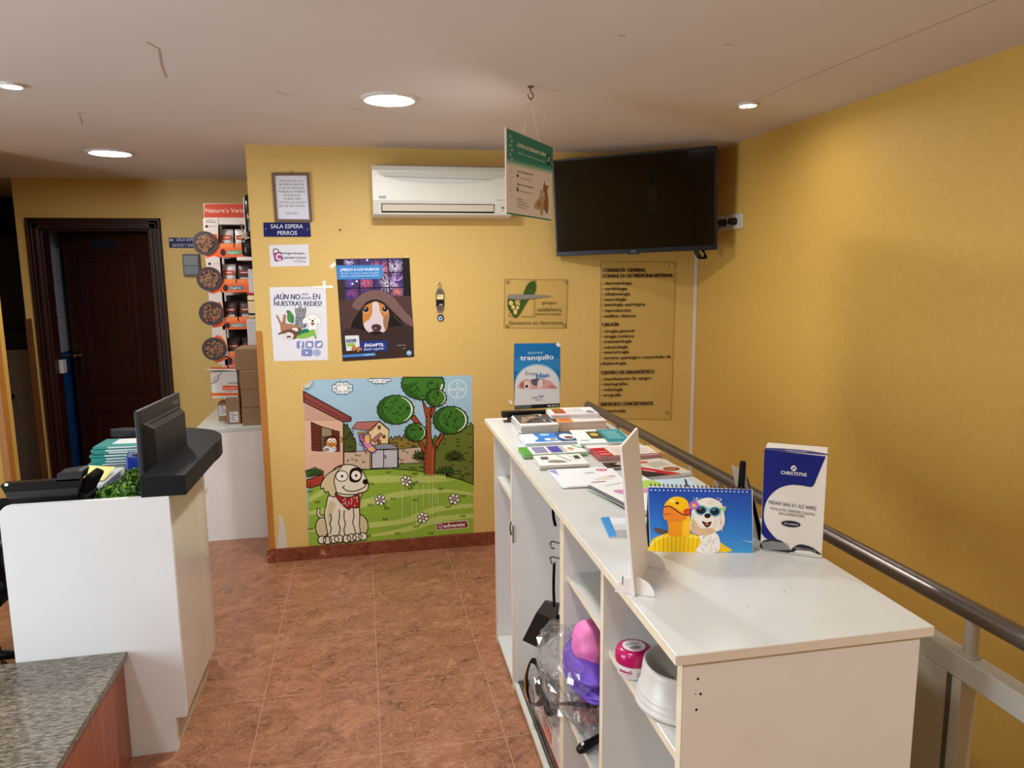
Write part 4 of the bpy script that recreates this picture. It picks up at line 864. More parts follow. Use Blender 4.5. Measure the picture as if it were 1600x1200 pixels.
a.shape([(255, 770), (320, 725), (420, 705), (500, 690), (535, 720), (490, 780), (470, 815), (430, 820), (410, 770), (340, 755)], '#7A4A44', 2.5, '#4A2A28', 5, 3); a.shape([(415, 705), (460, 690), (495, 705), (480, 735)], '#E8E4E0', 2, '#6A4A44', 6, 3); a.shape(a.epts(385, 785, 58, 42), '#E8E2DE', 2.5, '#5A4440', 6); a.poly([(355, 795), (380, 782), (415, 790), (405, 806), (362, 808)], '#6A3A34', 7); a.ell2(362, 770, 5, 5, '#181818', 7); a.ell2(410, 768, 5, 5, '#181818', 7)
a.shape([(485, 760), (540, 715), (600, 705), (632, 735), (600, 755), (520, 780)], '#1E7A5A', 2, '#1A4A3A', 6.5, 3); a.shape([(470, 800), (540, 760), (620, 740), (650, 712), (692, 720), (695, 770), (712, 812), (690, 815), (675, 780), (600, 808), (520, 815)], '#8ABF4E', 2.5, '#4A7A34', 7, 3)
IC = '#7E8EC4'
for x0, y0, x1, y1 in ((475, 848, 568, 935), (582, 846, 674, 933), (690, 843, 780, 928), (532, 940, 662, 1026)): a.rrect(x0, y0, x1, y1, 18, IC, 2)
a.text('f', 512, 930, 545, 72, '#E8EAF4', L=3, bold=.03); a.line([(608, 872), (648, 872), (648, 910), (608, 910)], 7, '#E8EAF4', 3, True); a.ell2(628, 890, 17, 17, '#E8EAF4', 3); a.ell2(660, 862, 5, 5, '#33406E', 3)
a.shape([(708, 868), (730, 882), (742, 865), (762, 862), (770, 870), (758, 900), (730, 915), (706, 905), (722, 898)], '#E8EAF4', L=3); a.poly([(583, 965), (583, 1002), (612, 983)], '#E8EAF4', 3)
a.ell2(713, 983, 46, 44, IC, 2)
for rx in (16, 38): a.line(a.epts(713, 983, rx, 38), 3.5, '#DDE2F2', 3, True)
for y_ in (965, 983, 1001): a.line([(678, y_), (748, y_)], 3.5, '#DDE2F2', 3)
a.build('printed_sheet', fl)
tapes(fl, 400, 420, 7.5, [[(780, 142), (816, 140), (820, 240), (786, 245)], [(640, 208), (900, 192), (900, 226), (660, 226)]])

# -------- dog under blanket poster (zoom 510,390 x6.32)
ad = thing('dark_poster', 'dark poster of a dog peeking from a brown blanket with fireworks', 'poster', wl(500, 1080, 510, 390, 6.32))
a = art_wall(510, 390, 6.32); a.poly([(92, 92), (820, 82), (866, 1058), (160, 1102)], '#352A2B', 1)
a.poly([(165, 92), (745, 84), (765, 460), (190, 505)], '#44356A', 2); a.poly([(92, 92), (165, 92), (165, 150), (98, 150)], '#1A1620', 2); a.poly([(745, 84), (820, 82), (836, 458), (765, 460)], '#17161A', 2)
for cx, cy, n_, r0, r1, cs in ((520, 200, 40, 25, 105, ['#D86A7A', '#E8A0A8', '#B8406A']), (675, 165, 30, 15, 80, ['#C8B8D8', '#9A80B8', '#E0D8E8']), (690, 320, 34, 15, 85, ['#7A58B0', '#B080C8', '#D8C0E0']), (395, 330, 26, 12, 70, ['#B84A6E', '#E07A88']), (600, 340, 24, 12, 80, ['#D8D4E0', '#B8A8C8']), (250, 440, 20, 8, 60, ['#A8486E', '#7A4AA0']), (240, 320, 18, 8, 55, ['#4A4AA8', '#6A58B8']), (700, 420, 24, 5, 60, ['#D88A6A', '#C86A7A']), (225, 120, 16, 6, 50, ['#C0A8D8', '#F0E8F0'])):
    for i in range(n_):
        t = R(i*360/n_+random.uniform(-4, 4)); k = random.uniform(.75, 1.1)
        p, q = (cx+r0*math.cos(t), cy+r0*math.sin(t)), (cx+r1*k*math.cos(t), cy+r1*k*math.sin(t))
        if all(165 < z[0] < 765 and 95 < z[1] < 480 for z in (p, q)): a.line([p, q], 4.5, random.choice(cs), 3)
for x, y in ((402, 104), (300, 312), (257, 338)): a.ell2(x, y, 10, 10, '#F4F0F6', 4, n=12)
for pts in ([(318, 92), (330, 480)], [(462, 90), (475, 420)], [(606, 86), (628, 450)]): a.line(pts, 11, '#1C1620', 5)
for pts in ([(165, 238), (750, 224)], [(178, 382), (758, 374)]): a.line(pts, 10, '#1C1620', 5)
a.shape([(102, 156), (555, 150), (560, 262), (532, 290), (108, 296)], '#3E86CE', L=6)
a.text('¿MIEDO A LOS RUIDOS?', 138, 212, 522, 26, '#E6F0FA', L=7, bold=.02, y1=206); a.text('Ayuda a tu perro a estar tranquilo', 142, 242, 518, 17, '#D6E6F6', L=7, y1=236); a.text('frente a situaciones estresantes', 142, 270, 520, 17, '#D6E6F6', L=7, y1=262)
a.poly(smooth([(125, 500), (250, 492), (330, 455), (400, 410), (480, 398), (560, 408), (640, 450), (740, 462), (836, 458)], 4, False)+[(858, 760), (866, 1058), (160, 1102)], '#4C3837', 6)
a.poly(smooth([(255, 560), (300, 480), (390, 418), (480, 400), (580, 415), (660, 470), (760, 590), (845, 690), (852, 760), (760, 705), (640, 590), (560, 515), (470, 490), (390, 520), (330, 595)], 4), '#765956', 7)
a.poly(smooth([(240, 760), (330, 600), (400, 520), (480, 496), (560, 518), (640, 600), (775, 748), (600, 790), (500, 840), (360, 810)], 4), '#1A1416', 8)
a.line(smooth([(660, 640), (700, 690), (775, 745)], 4, False), 5, '#6A5A50', 9); a.line(smooth([(255, 690), (245, 730), (225, 755)], 4, False), 7, '#5A4844', 9)
a.poly(smooth([(358, 640), (365, 575), (400, 545), (450, 522), (500, 515), (560, 540), (605, 585), (622, 640), (612, 720), (595, 790), (550, 822), (470, 832), (400, 805), (365, 740)], 4), '#C2823E', 9)
a.poly(smooth([(452, 530), (490, 512), (515, 535), (530, 610), (575, 700), (600, 760), (585, 800), (500, 832), (410, 808), (368, 745), (385, 715), (430, 680), (455, 610)], 4), '#D2C6CA', 10)
a.poly(smooth([(560, 690), (612, 640), (612, 720), (597, 790), (580, 800)], 4), '#9A7258', 11)
for ex, ey in ((390, 592), (578, 588)): a.ell2(ex, ey+6, 30, 27, '#E8DAD0', 11); a.ell2(ex, ey, 28, 27, '#22161A', 12); a.ell2(ex-6, ey-10, 6, 6, '#E8ECF4', 13)
a.poly(smooth([(445, 760), (470, 738), (515, 738), (542, 760), (530, 800), (490, 815), (460, 800)], 4), '#4E3034', 12); a.ell2(480, 778, 16, 11, '#8A5A60', 13); a.poly(smooth([(430, 815), (490, 805), (545, 812), (540, 835), (480, 842), (436, 832)], 4), '#1A1214', 12)
a.poly(smooth([(162, 790), (280, 775), (400, 812), (480, 842), (560, 830), (620, 770), (760, 752), (856, 760)], 4, False)+[(866, 1058), (160, 1102)], '#3A2A29', 13)
a.shape([(330, 906), (596, 896), (606, 1000), (345, 1010)], '#1B3684', L=14); a.shape([(160, 1040), (482, 1018), (487, 1046), (160, 1064)], '#3F86CE', L=15)
a.shape([(183, 850), (320, 846), (332, 985), (198, 1002)], '#DADCDC', L=15); a.poly([(196, 888), (292, 882), (294, 912), (198, 918)], '#26407A', 16); a.poly([(200, 925), (280, 920), (284, 950), (202, 956)], '#8ABF5A', 16); a.text('ADAPTIL', 204, 908, 285, 14, '#E8ECF4', L=17)
for i in range(16): a.ell2(random.uniform(250, 345), random.uniform(950, 1002), 13, 9, random.choice(['#A86A34', '#8A4E22', '#C08448']), 17, random.uniform(0, 180), 10)
a.text('ADAPTIL', 398, 960, 570, 30, '#F2F4FA', L=16, bold=.02, y1=952); a.poly([(372, 960), (385, 925), (398, 928), (388, 960)], '#F2F4FA', 16); a.text('Better together', 372, 996, 570, 24, '#DDE4F4', L=16, shear=.25, y1=984); a.text('adaptil.es', 375, 1046, 468, 15, '#E6F0FA', L=17, y1=1040)
a.ell2(816, 1020, 26, 26, '#7EB2DA', 14); a.line([(800, 1024), (816, 1012), (832, 1024)], 5, '#E8F2FA', 15); a.text('escanea aquí', 700, 950, 780, 11, '#C8C0BC', L=14, y1=946); a.text('ceva', 752, 978, 782, 11, '#C8C0BC', L=14)
a.build('printed_sheet', ad)
tapes(ad, 510, 390, 6.32, [[(30, 160), (86, 120), (98, 150), (52, 188)], [(788, 60), (802, 60), (802, 72), (790, 72)]])
# -------- hanging charm
hc = thing('hanging_charm', 'small metal wall charm with a blue glass eye bead', 'charm', wl(340, 985, 660, 420, 12))
cw = lambda x, y, t=.006: wl(x, y, 660, 420, 12, t)
GM = M('#8A8078', .35, .7, key='aged_silver')
b = MB(); p = cw(322, 262); b.cyl((p[0], YW, p[2]), (p[0], YW-.012, p[2]), .003, BRASS, n=10); b.tube([cw(325+28*math.cos(R(t)), 312+38*math.sin(R(t)), .008) for t in range(0, 360, 24)], .0016, GM, 6, True); b.build('hook_ring', hc)
a = art_wall(660, 420, 12, .0005); pts = [(250, 470), (265, 395), (300, 365), (330, 355), (360, 370), (395, 400), (410, 470), (415, 690), (400, 770), (370, 815), (330, 822), (290, 810), (262, 760), (252, 690)]
a.prism(pts, 0, .006, GM, lambda x, y, h: tuple(wl(x, y, 660, 420, 12, .0005+h))); a.px(660, 420, 12, (0, YW-.0068, 0), (0, -1, 0))
a.rect(262, 470, 405, 700, '#1A1216', 1); a.rect(272, 480, 396, 575, '#E8DC9C', 2); a.line([(285, 500), (340, 520)], 10, '#6A5A3A', 3); a.rect(315, 660, 380, 685, '#B8B0AC', 2); a.ell2(330, 430, 40, 28, '#5A5450', 1); a.ell2(335, 745, 48, 30, '#5A5450', 1); a.build('plaque', hc)
for dx in (-48, 48): b = MB(); p = cw(335+dx, 832); b.ell(p, (.0022, .0022, .0022), M('#4A3020', .4), 10, 8); b.build('bead', hc)
p = cw(340, 918, .007); b = MB(); b.ell(p, (.0195, .007, .0205), M('#10182E', .15, key='eye_bead_navy'), 24, 14); e_ = b.build('eye_bead', hc)
a = art_wall(660, 420, 12, .0145); a.ell2(338, 928, 40, 40, '#A8C4EA', 1); a.ell2(340, 930, 17, 17, '#101C3A', 2); a.build('bead_eye', hc)
# -------- acrylic plaque and sleeping puppy poster (zoom 780,420 x5)
def acrylic(name, label, quad, ox, oy, k, studs, t=.004):
    f = lambda x, y, tt: pp(ox+x/k, oy+y/k, (0, YW-tt, 0), (0, -1, 0))
    q = [f(*z, t+.004) for z in quad]; B = [np.array([z[0], YW-t, z[2]]) for z in q]; cen = (q[2]+q[3])/2
    r = thing(name, label, 'wall plaque', (cen[0], YW, cen[2]))
    b = MB(); b.add(B+q, [(4, 5, 6, 7), (0, 1, 5, 4), (1, 2, 6, 5), (2, 3, 7, 6), (3, 0, 4, 7), (3, 2, 1, 0)], ACRYL); b.build('acrylic_panel', r)
    b = MB()
    for (z0, z1) in zip(q, q[1:]+q[:1]): b.tube([tuple(z0+np.array([0, .002, 0])), tuple(z1+np.array([0, .002, 0]))], .0011, M('#8A7448', .4, key='acrylic_edge'), 4)
    b.build('panel_edge', r)
    for x, y in studs:
        p = f(x, y, t); b = MB(); b.cyl((p[0], YW, p[2]), (p[0], YW-t-.010, p[2]), .0085, CHROME, n=16); b.build('standoff_stud', r, bevel=.0015)
    return r
vp = acrylic('clear_plaque', 'clear acrylic plaque with a green tick-shaped paw mark', [(42, 80), (535, 86), (523, 462), (38, 460)], 780, 420, 5, [(62, 100), (515, 100), (508, 440), (60, 445)])
a = art_wall(780, 420, 5, .0085); GRN = '#3C5A22'
a.shape([(72, 220), (95, 200), (118, 215), (120, 262), (135, 285), (165, 250), (190, 190), (215, 130), (245, 100), (275, 100), (282, 130), (280, 175), (255, 210), (220, 250), (185, 310), (160, 350), (138, 378), (118, 378), (95, 350), (70, 310), (65, 265)], GRN, L=2, sm=3)
for x, y, rx, ry in ((92, 267, 17, 19), (108, 300, 15, 17), (144, 303, 13, 15), (155, 276, 9, 10), (126, 336, 16, 22)): a.ell2(x, y, rx, ry, '#DFC07A', 3)
for i in range(9): a.line([(272+random.uniform(-8, 6), 92+i*9), (288, 95+i*9)], 3, GRN, 2.5)
a.shape([(70, 205), (180, 200), (390, 206), (380, 216), (200, 238), (75, 232)], '#8E8A80', L=4, sm=2)
a.line([(195, 228), (275, 228), (274, 374), (170, 374)], 3, '#2A2A20', 2); a.line([(78, 345), (78, 372), (112, 373)], 3, '#2A2A20', 2)
a.text('grupo', 334, 275, 444, 25, '#3A3A26', L=2); a.text('valdelvira', 292, 332, 486, 30, '#3A3A26', L=2); a.text('MARCA DE CALIDAD', 288, 360, 484, 11, '#26261A', L=2, bold=.02); a.text('Excelencia en Veterinaria', 74, 434, 496, 26, '#3A4A22', L=2, shear=.35); a.build('lettering', vp)
du = thing('blue_poster', 'blue and white poster of a sleeping puppy under the clear plaque', 'poster', wl(296, 1085, 780, 420, 5))
a = art_wall(780, 420, 5); a.poly([(117, 584), (476, 580), (478, 800), (472, 1078), (120, 1100), (112, 800)], '#1C74B8', 1)
a.poly([(117, 700), (477, 700), (476, 790), (114, 800)], '#2E86C6', 1.5); a.poly(a.epts(298, 905, 176, 160, 0, 24, 180, 360)+[(474, 1070), (120, 1082)], '#A8CCE4', 2); a.poly(a.epts(298, 912, 170, 155, 0, 24, 186, 354)+[(473, 1055), (120, 1068)], '#DEE3E8', 3)
a.shape([(120, 1068), (473, 1050), (472, 1078), (120, 1100)], '#1A1F2E', L=4); a.poly([(120, 1070), (250, 1063), (250, 1090), (120, 1098)], '#5A6066', 5); a.text('962 132 161', 378, 1078, 462, 13, '#E6EAF0', L=5, y1=1073, bold=.02)
a.text('duerme', 224, 668, 340, 26, '#A8D0F0', L=3, y1=664); a.text('tranquilo', 166, 715, 424, 38, '#EEF4FA', L=3, y1=705, bold=.02); a.text('con un', 204, 796, 236, 9, '#7A92A8', L=4); a.text('buen', 204, 830, 302, 32, '#3A4A60', L=4, y1=834); a.text('plan', 290, 852, 388, 38, '#1B6FB8', L=5, y1=848, bold=.03)
a.shape([(148, 936), (165, 885), (205, 860), (250, 868), (290, 858), (350, 862), (410, 885), (440, 925), (448, 936), (300, 938)], '#D8A8A4', L=4, sm=3); a.shape([(248, 868), (290, 858), (345, 862), (345, 900), (300, 915), (262, 905)], '#5A5E6C', L=5, sm=3); a.shape([(305, 870), (345, 870), (330, 930), (300, 925)], '#E6D6D4', L=5.5, sm=3); a.shape([(162, 925), (170, 890), (190, 885), (196, 930)], '#B86A66', L=6, sm=3); a.shape([(195, 935), (200, 880), (235, 880), (245, 930)], '#E6D2CE', L=6, sm=3); a.ell2(214, 918, 12, 11, '#3A2A2E', 7); a.shape([(380, 930), (400, 905), (445, 920), (450, 936)], '#C88A84', L=6, sm=2)
a.text('vet', 250, 1016, 302, 24, '#2A3A5E', L=4); a.text('plan', 288, 1030, 336, 15, '#2A3A5E', L=4); a.line(smooth([(310, 990), (318, 1002), (327, 1010), (338, 1000), (345, 988), (335, 996), (318, 994)], 3), 5, '#2E7AC0', 4, True)
a.build('printed_sheet', du)
tapes(du, 780, 420, 5, [[(440, 590), (462, 570), (482, 600), (462, 612)], [(72, 1040), (88, 1022), (108, 1048), (96, 1062)]])
# -------- services plaque (zoom 920,390 x4.444)
sv = acrylic('clear_plaque', 'tall clear acrylic plaque listing clinic services under the television', [(84, 84), (604, 86), (572, 1180), (72, 1170)], 920, 390, 4.444, [(102, 115), (571, 110), (541, 1128), (92, 1130)])
a = art_wall(920, 390, 4.444, .0085); DK = '#20161E'
LN = [('CONSULTA  GENERAL', 98, 396, 156, 24, 1), ('CONSULTA DE MEDICINA INTERNA', 97, 582, 195, 24, 1), ('- dermatología', 92, 298, 243, 20, 0), ('- cardiología', 90, 266, 281, 20, 0), ('- oftalmología', 90, 287, 318, 20, 0), ('- neurología', 90, 260, 355, 20, 0), ('- patología quirúrgica', 90, 390, 391, 20, 0), ('- reproducción', 89, 291, 432, 20, 0), ('- análisis clínicos', 88, 325, 470, 20, 0), ('CIRUGÍA', 92, 209, 532, 22, 1), ('- cirugía general', 87, 315, 576, 20, 0), ('- cirugía torácica', 86, 312, 613, 20, 0), ('- traumatología', 86, 296, 648, 20, 0), ('- odontología', 86, 270, 688, 20, 0), ('- neurocirugía', 84, 277, 722, 20, 0), ('- servicio quirúrgico concertado de', 84, 569, 762, 20, 0), ('oftalmología', 82, 259, 800, 20, 0), ('CENTRO DE DIAGNÓSTICO', 87, 455, 866, 24, 1), ('- transfusiones de sangre', 82, 432, 908, 20, 0), ('- mielografías', 82, 270, 944, 20, 0), ('- radiología', 80, 236, 982, 20, 0), ('- ecografía', 80, 224, 1020, 20, 0), ('SERVICIOS CONCERTADOS', 82, 446, 1086, 24, 1), ('- laparoscopia', 80, 254, 1130, 20, 0)]
for s_, x0, x1, y, h_, bd in LN: a.text(s_, x0, y, x1, h_, DK, y1=y-(x1-x0)*.022 if y > 480 else y-(x1-x0)*.008, L=2, bold=.03 if bd else .024)
a.build('lettering', sv)
# conduit
b = MB(); p0 = pp(1091, 396, (0, YW-.012, 0), (0, -1, 0)); b.box((XW-.02, YW-.016, .25), (XW-.001, YW-.001, 2.2), M('#DCD3CC', .4, key='conduit_white')); tag(b.build('cable_conduit', loc=(XW-.01, YW-.008, .25), bevel=.002), 'thin white cable conduit running down the room corner below the television', 'conduit')
# -------- air conditioner
ac = thing('air_conditioner', 'white wall mounted split air conditioner unit above the posters', 'air conditioner', (.45, YW, 1.99))
ACW = M('#DADBD2', .35, key='ac_ivory'); ACG = M('#B3A79A', .45, key='ac_grey_edge')
X0, X1, Z0 = .085, .86, 1.995
YZ = lambda x, y, h: (h, x, y)
prof = [(0, .0), (-.11, .0), (-.145, .012), (-.168, .075), (-.172, .088), (-.172, .245), (-.15, .272), (-.12, .278), (0, .278)]
b = MB(); b.prism([(YW+y, Z0+z) for y, z in prof], X0, X1, ACW, YZ); b.build('casing', ac, bevel=.006, seg=3)
b = MB(); b.prism([(YW-.158, Z0+.262), (YW-.12, Z0+.283), (YW-.02, Z0+.283), (YW-.02, Z0+.276), (YW-.118, Z0+.276)], X0+.03, X1-.03, ACG, YZ); b.build('top_grille', ac)
fa = lambda t: Art().px(560, 240, 6.667, (0, YW-.172-t, 0), (0, -1, 0))
a = fa(.001); a.poly(smooth([(185, 182), (270, 240), (520, 290), (850, 310), (1150, 305), (1370, 280), (1530, 240)], 5, False)+[(1530, 205), (900, 190)], '#C6C8C0', 1); a.poly(smooth([(275, 242), (520, 285), (850, 304), (1150, 299), (1365, 272)], 4, False), '#D0D3D2', 2); a.line([(265, 236), (800, 256), (1372, 270)], 5, '#7A7A78', 3); a.rrect(215, 440, 288, 467, 3, '#8E93A2', 2); a.text('DAIKIN', 222, 460, 280, 12, '#D9DBE0', L=3); a.ell2(1456, 484, 9, 9, '#9A9A94', 2); a.line([(1470, 484), (1530, 486)], 5, '#8A8A86', 2); a.build('front_marks', ac)
b = MB(); sl = lambda z: YW-.145-(z-.012)/.063*.023
b.add([(X0+.045, sl(.022)-.001, Z0+.022), (X1-.10, sl(.022)-.001, Z0+.022), (X1-.10, sl(.070)-.001, Z0+.070), (X0+.045, sl(.070)-.001, Z0+.070)], [(0, 1, 2, 3)], BLACKM); b.build('outlet_slot', ac)
b = MB(); b.add([(X0+.05, sl(.03)-.008, Z0+.030), (X1-.105, sl(.03)-.008, Z0+.030), (X1-.105, sl(.066)-.002, Z0+.066), (X0+.05, sl(.066)-.002, Z0+.066)], [(0, 1, 2, 3)], M('#CFC6B4', .4, key='ac_flap')); b.build('louvre_flap', ac, solid=.003)
b = MB(); b.box((X1-.06, sl(.05)-.002, Z0+.048), (X1-.045, sl(.05)+.004, Z0+.062), BLACK); b.box((X1-.055, sl(.035)-.002, Z0+.034), (X1-.05, sl(.035)+.004, Z0+.039), BLACK); b.build('display_window', ac)
# -------- television
tv = thing('television', 'large black flat television on an angled bracket in the room corner', 'television', (1.5495, 4.0665, 1.7879)); tv.rotation_euler = (.078, -.024, -.5502)
TW_, TH = .925, .552; TVB = M('#141518', .3, key='tv_bezel')
def lb(*boxes, m, name, par, bevel=0):
    b = MB()
    for p, q in boxes: b.box(p, q, m)
    return b.build(name, par, local=True, bevel=bevel)
lb(((-TW_/2, 0, 0), (TW_/2, .03, TH)), ((-TW_/2+.1, .03, .06), (TW_/2-.1, .05, TH-.12)), m=TVB, name='rear_shell', par=tv, bevel=.004)
lb(((-TW_/2+.012, -.003, .026), (TW_/2-.012, .0005, TH-.012)), m=M('#020203', .06, spec=.45, key='tv_screen_glass'), name='screen', par=tv)
lb(((-TW_/2, -.007, 0), (TW_/2, .002, .026)), ((-TW_/2, -.007, TH-.012), (TW_/2, .002, TH)), ((-TW_/2, -.007, .026), (-TW_/2+.012, .002, TH-.012)), ((TW_/2-.012, -.007, .026), (TW_/2, .002, TH-.012)), m=M('#0E0F12', .3, spec=.3, key='tv_frame'), name='bezel', par=tv, bevel=.002)
b = MB(); b.prism([(-.05, .002), (-.03, -.008), (.03, -.008), (.05, .002)], -.007, .004, TVB, XZ); b.build('logo_tab', tv, local=True)
a = Art(); a.aff((-.012, -.0075, .008), (1, 0, 0), (0, 0, 1)); a.text('LG', 0, 0, .022, .008, '#B8BABE', L=1); a.build('maker_mark', tv, local=True)
b = MB(); b.box((-.10, .05, .15), (.10, .062, .40), BLACKM); b.tube([(0, .06, .28), (.06, .11, .28), (.12, .155, .28)], .018, BLACKM, 8); b.build('wall_bracket', tv, local=True)
def ct(u, v, y): return tuple(pp(u, v, (0, y, 0), (0, -1, 0)))
b = MB()
for k in range(3):
    o_ = k*3; b.tube(smooth([ct(1083+o_, 388, 3.98), ct(1090+o_, 402, 3.97), ct(1098+o_, 403, 3.96), ct(1101, 396, 3.96), ct(1096-o_, 386, 3.97)], 4, False), .004, BLACKM, 6)
o = b.build('hanging_cable'); o.parent = tv; o.matrix_parent_inverse = (Matrix.Translation(tv.location) @ tv.rotation_euler.to_matrix().to_4x4()).inverted()
# -------- wall socket with plugs, white lead
def rx(u, v, t=.0): return pp(u, v, (XW-t, 0, 0), (-1, 0, 0))
so = thing('wall_socket', 'white double wall socket with two black plugs beside the television', 'socket', (XW, 3.925, 1.91))
b = MB(); b.box((XW-.012, 3.79, 1.913), (XW, 4.06, 1.996), M('#C9C0B4', .4, key='socket_white')); fp = b.build('face_plate', so, bevel=.004)
for y_, nm in ((3.86, 'plug'), (3.98, 'plug')):
    b = MB(); b.cyl((XW-.012, y_, 1.955), (XW-.05, y_, 1.955), .021, BLACK, r2=.017, n=20); b.build(nm, so, bevel=.003)
b = MB(); b.tube(smooth([(XW-.045, 3.86, 1.955), (XW-.07, 3.93, 1.93), (XW-.09, 4.02, 1.90), (XW-.10, 4.10, 1.885)], 4, False), .004, BLACK, 6); b.tube(smooth([(XW-.045, 3.98, 1.955), (XW-.075, 4.02, 1.955), (XW-.1, 4.08, 1.95)], 4, False), .006, BLACK, 6); b.build('power_lead', so)
b = MB(); b.tube(smooth([(XW-.03, 4.09, ZC-.002), (XW-.035, 4.07, 2.30), (XW-.03, 4.06, 2.2), (XW-.045, 4.08, 2.08), (XW-.06, 4.11, 1.98)], 5, False), .0032, M('#D6CDB8', .4, key='white_lead'), 8); b.cyl((XW-.03, 4.09, ZC), (XW-.03, 4.09, ZC-.012), .012, M('#C9C2B8', .5), n=12); tag(b.build('antenna_lead', loc=(XW-.03, 4.09, ZC)), 'thin white lead dropping from the ceiling behind the television', 'cable')
b = MB(); p = pp(284, 397, (0, YD-.03, 0), (0, -1, 0)); q = pp(313, 431, (0, YD-.03, 0), (0, -1, 0))
sw = thing('fuse_box', 'small grey fuse box cover on the far wall under the arrow sign', 'fuse box', ((p[0]+q[0])/2, YD, q[2]))
b.box((p[0], YD-.03, q[2]), (q[0], YD, p[2]), M('#5E646A', .4, key='fuse_grey')); b.build('cover', sw, bevel=.006)
b = MB(); b.box((p[0]+.012, YD-.034, (p[2]+q[2])/2), (q[0]-.012, YD-.029, p[2]-.014), M('#8C949A', .2, key='fuse_window')); b.box((p[0]+.012, YD-.034, q[2]+.014), (q[0]-.012, YD-.029, (p[2]+q[2])/2-.01), M('#7A8288', .3, key='fuse_window2')); b.build('window', sw)
# -------- hanging sign (zoom 780,190 x7.06)
SP0, SN = (.66, 2.86, 0), (-.821*-1, -.571, 0)
SN = np.array([.821, -.571, 0])
if (CAM-np.array(SP0)) @ SN < 0: SN = -SN
hs = lambda x, y, t=0: pp(780+x/7.06, 190+y/7.06, np.array(SP0)+SN*t, SN)
cor = [hs(85, 72), hs(592, 285), hs(576, 1095), hs(80, 1020)]
U_ = (cor[1]-cor[0]); U_[2] = 0; wS = np.linalg.norm(U_); U_ /= wS
O_ = np.array([cor[3][0], cor[3][1], 1.898]); hS = .300
hg = thing('hanging_sign', 'green and white clinic sign board hanging on clear strings from the ceiling', 'sign', (.66, 2.86, 1.898))
b = MB(); Pq = [O_, O_+U_*wS, O_+U_*wS+np.array([0, 0, hS]), O_+np.array([0, 0, hS])]; Bq = [p-SN*.004 for p in Pq]
b.add([*Bq, *Pq], [(4, 5, 6, 7), (0, 1, 5, 4), (1, 2, 6, 5), (2, 3, 7, 6), (3, 0, 4, 7), (3, 2, 1, 0)], M('#E2DAD6', .4, key='sign_board_white')); b.build('board', hg)
a = Art(); a.px(780, 190, 7.06, np.array(SP0)+SN*.0002, SN); TG = '#127E72'
a.poly([(86, 74), (592, 287), (589, 500), (86, 385)], TG, 1); a.poly([(82, 1000), (576, 1080), (576, 1094), (80, 1018)], TG, 1)
gr = ['#127E72', '#2C8A7E', '#549C92', '#82B0A6', '#AEC4BC', '#CCD0CA']
for i in range(18):
    f_ = i/17*5; k_ = min(4, int(f_)); c_ = '#'+''.join('%02X' % round(int((gr+['#E0D8D4'])[k_][1+2*j:3+2*j], 16)*(1-f_+k_)+int((gr+['#E0D8D4'])[k_+1][1+2*j:3+2*j], 16)*(f_-k_)) for j in range(3)); a.poly([(86, 385+i*4.5), (589, 500+i*5), (589, 505+i*5), (86, 389.5+i*4.5)], c_, 1)
a.text('CENTRO VETERINARIO CHIVA', 192, 272, 508, 38, '#E6E2D8', L=2, y1=388, bold=.01); a.text('Pasión por el cuidado de tus mascotas', 204, 350, 498, 20, '#C8DCD4', L=2, y1=455)
a.poly([(527, 355), (557, 368), (557, 490), (527, 478)], '#14161A', 2); a.line([(536, 440), (548, 400)], 8, '#E8E4DC', 3); a.line([(536, 385), (548, 430)], 5, '#E8E4DC', 3)
for x, y, t_, h_ in ((192, 552, 'Visita nuestra página web', 22), (225, 625, 'www.veterinariochiva.com', 13), (192, 695, 'Síguenos en facebook', 22), (225, 770, 'Centro Veterinario Chiva', 13), (192, 855, 'Contacto', 18), (196, 885, 'Tel: 96 252 20 14', 12), (196, 912, 'Calle Enrique Ponce 22', 13), (194, 942, 'info@veterinariochiva.com', 12)):
    w_ = {22: 180, 13: 132, 18: 62, 12: 110}[h_]; a.text(t_, x, y, x+w_, h_, '#3A4A44' if h_ > 15 else '#4A3A34', L=2, y1=y+w_*.25)
a.ell2(204, 598, 11, 17, '#2A2A2E', 2); a.poly([(192, 722), (214, 728), (214, 772), (192, 766)], '#33303A', 2); a.text('f', 198, 764, 210, 32, '#D8CFC8', L=3)
for i in range(14):
    x, y = (121 if i % 2 == 0 else 139), 160+i*50+(i % 2)*3; c_ = '#C8DCD4' if y < 440 else '#C9B4AA'; a.ell2(x, y+6, 7, 10, c_, 2, n=10); a.ell2(x-5, y-9, 3, 5, c_, 2, n=8); a.ell2(x+4, y-9, 3, 5, c_, 2, n=8)
for x, y in ((546, 550), (546, 640), (562, 680)): a.ell2(x, y, 5, 9, '#B8C4BC', 2, n=10)
a.shape([(497, 650), (508, 700), (540, 705), (535, 735), (528, 770), (540, 850), (540, 980), (520, 1015), (505, 980), (470, 950), (490, 850), (485, 750)], '#8A6440', L=3, sm=3); a.shape([(455, 740), (470, 765), (497, 775), (505, 820), (500, 870), (485, 930), (478, 1030), (458, 1025), (452, 975), (400, 965), (385, 930), (400, 890), (430, 860), (452, 820)], '#B79A7C', L=4, sm=3); a.ell2(478, 800, 14, 22, '#D0C0B0', 5); a.ell2(470, 790, 3, 4, '#2A201A', 6); a.ell2(488, 795, 3, 4, '#2A201A', 6); a.ell2(512, 740, 4, 5, '#2A201A', 6); a.ell2(440, 910, 24, 40, '#A08060', 5)
a.build('printed_face', hg)
hk = (.664, 2.858, ZC)
b = MB()
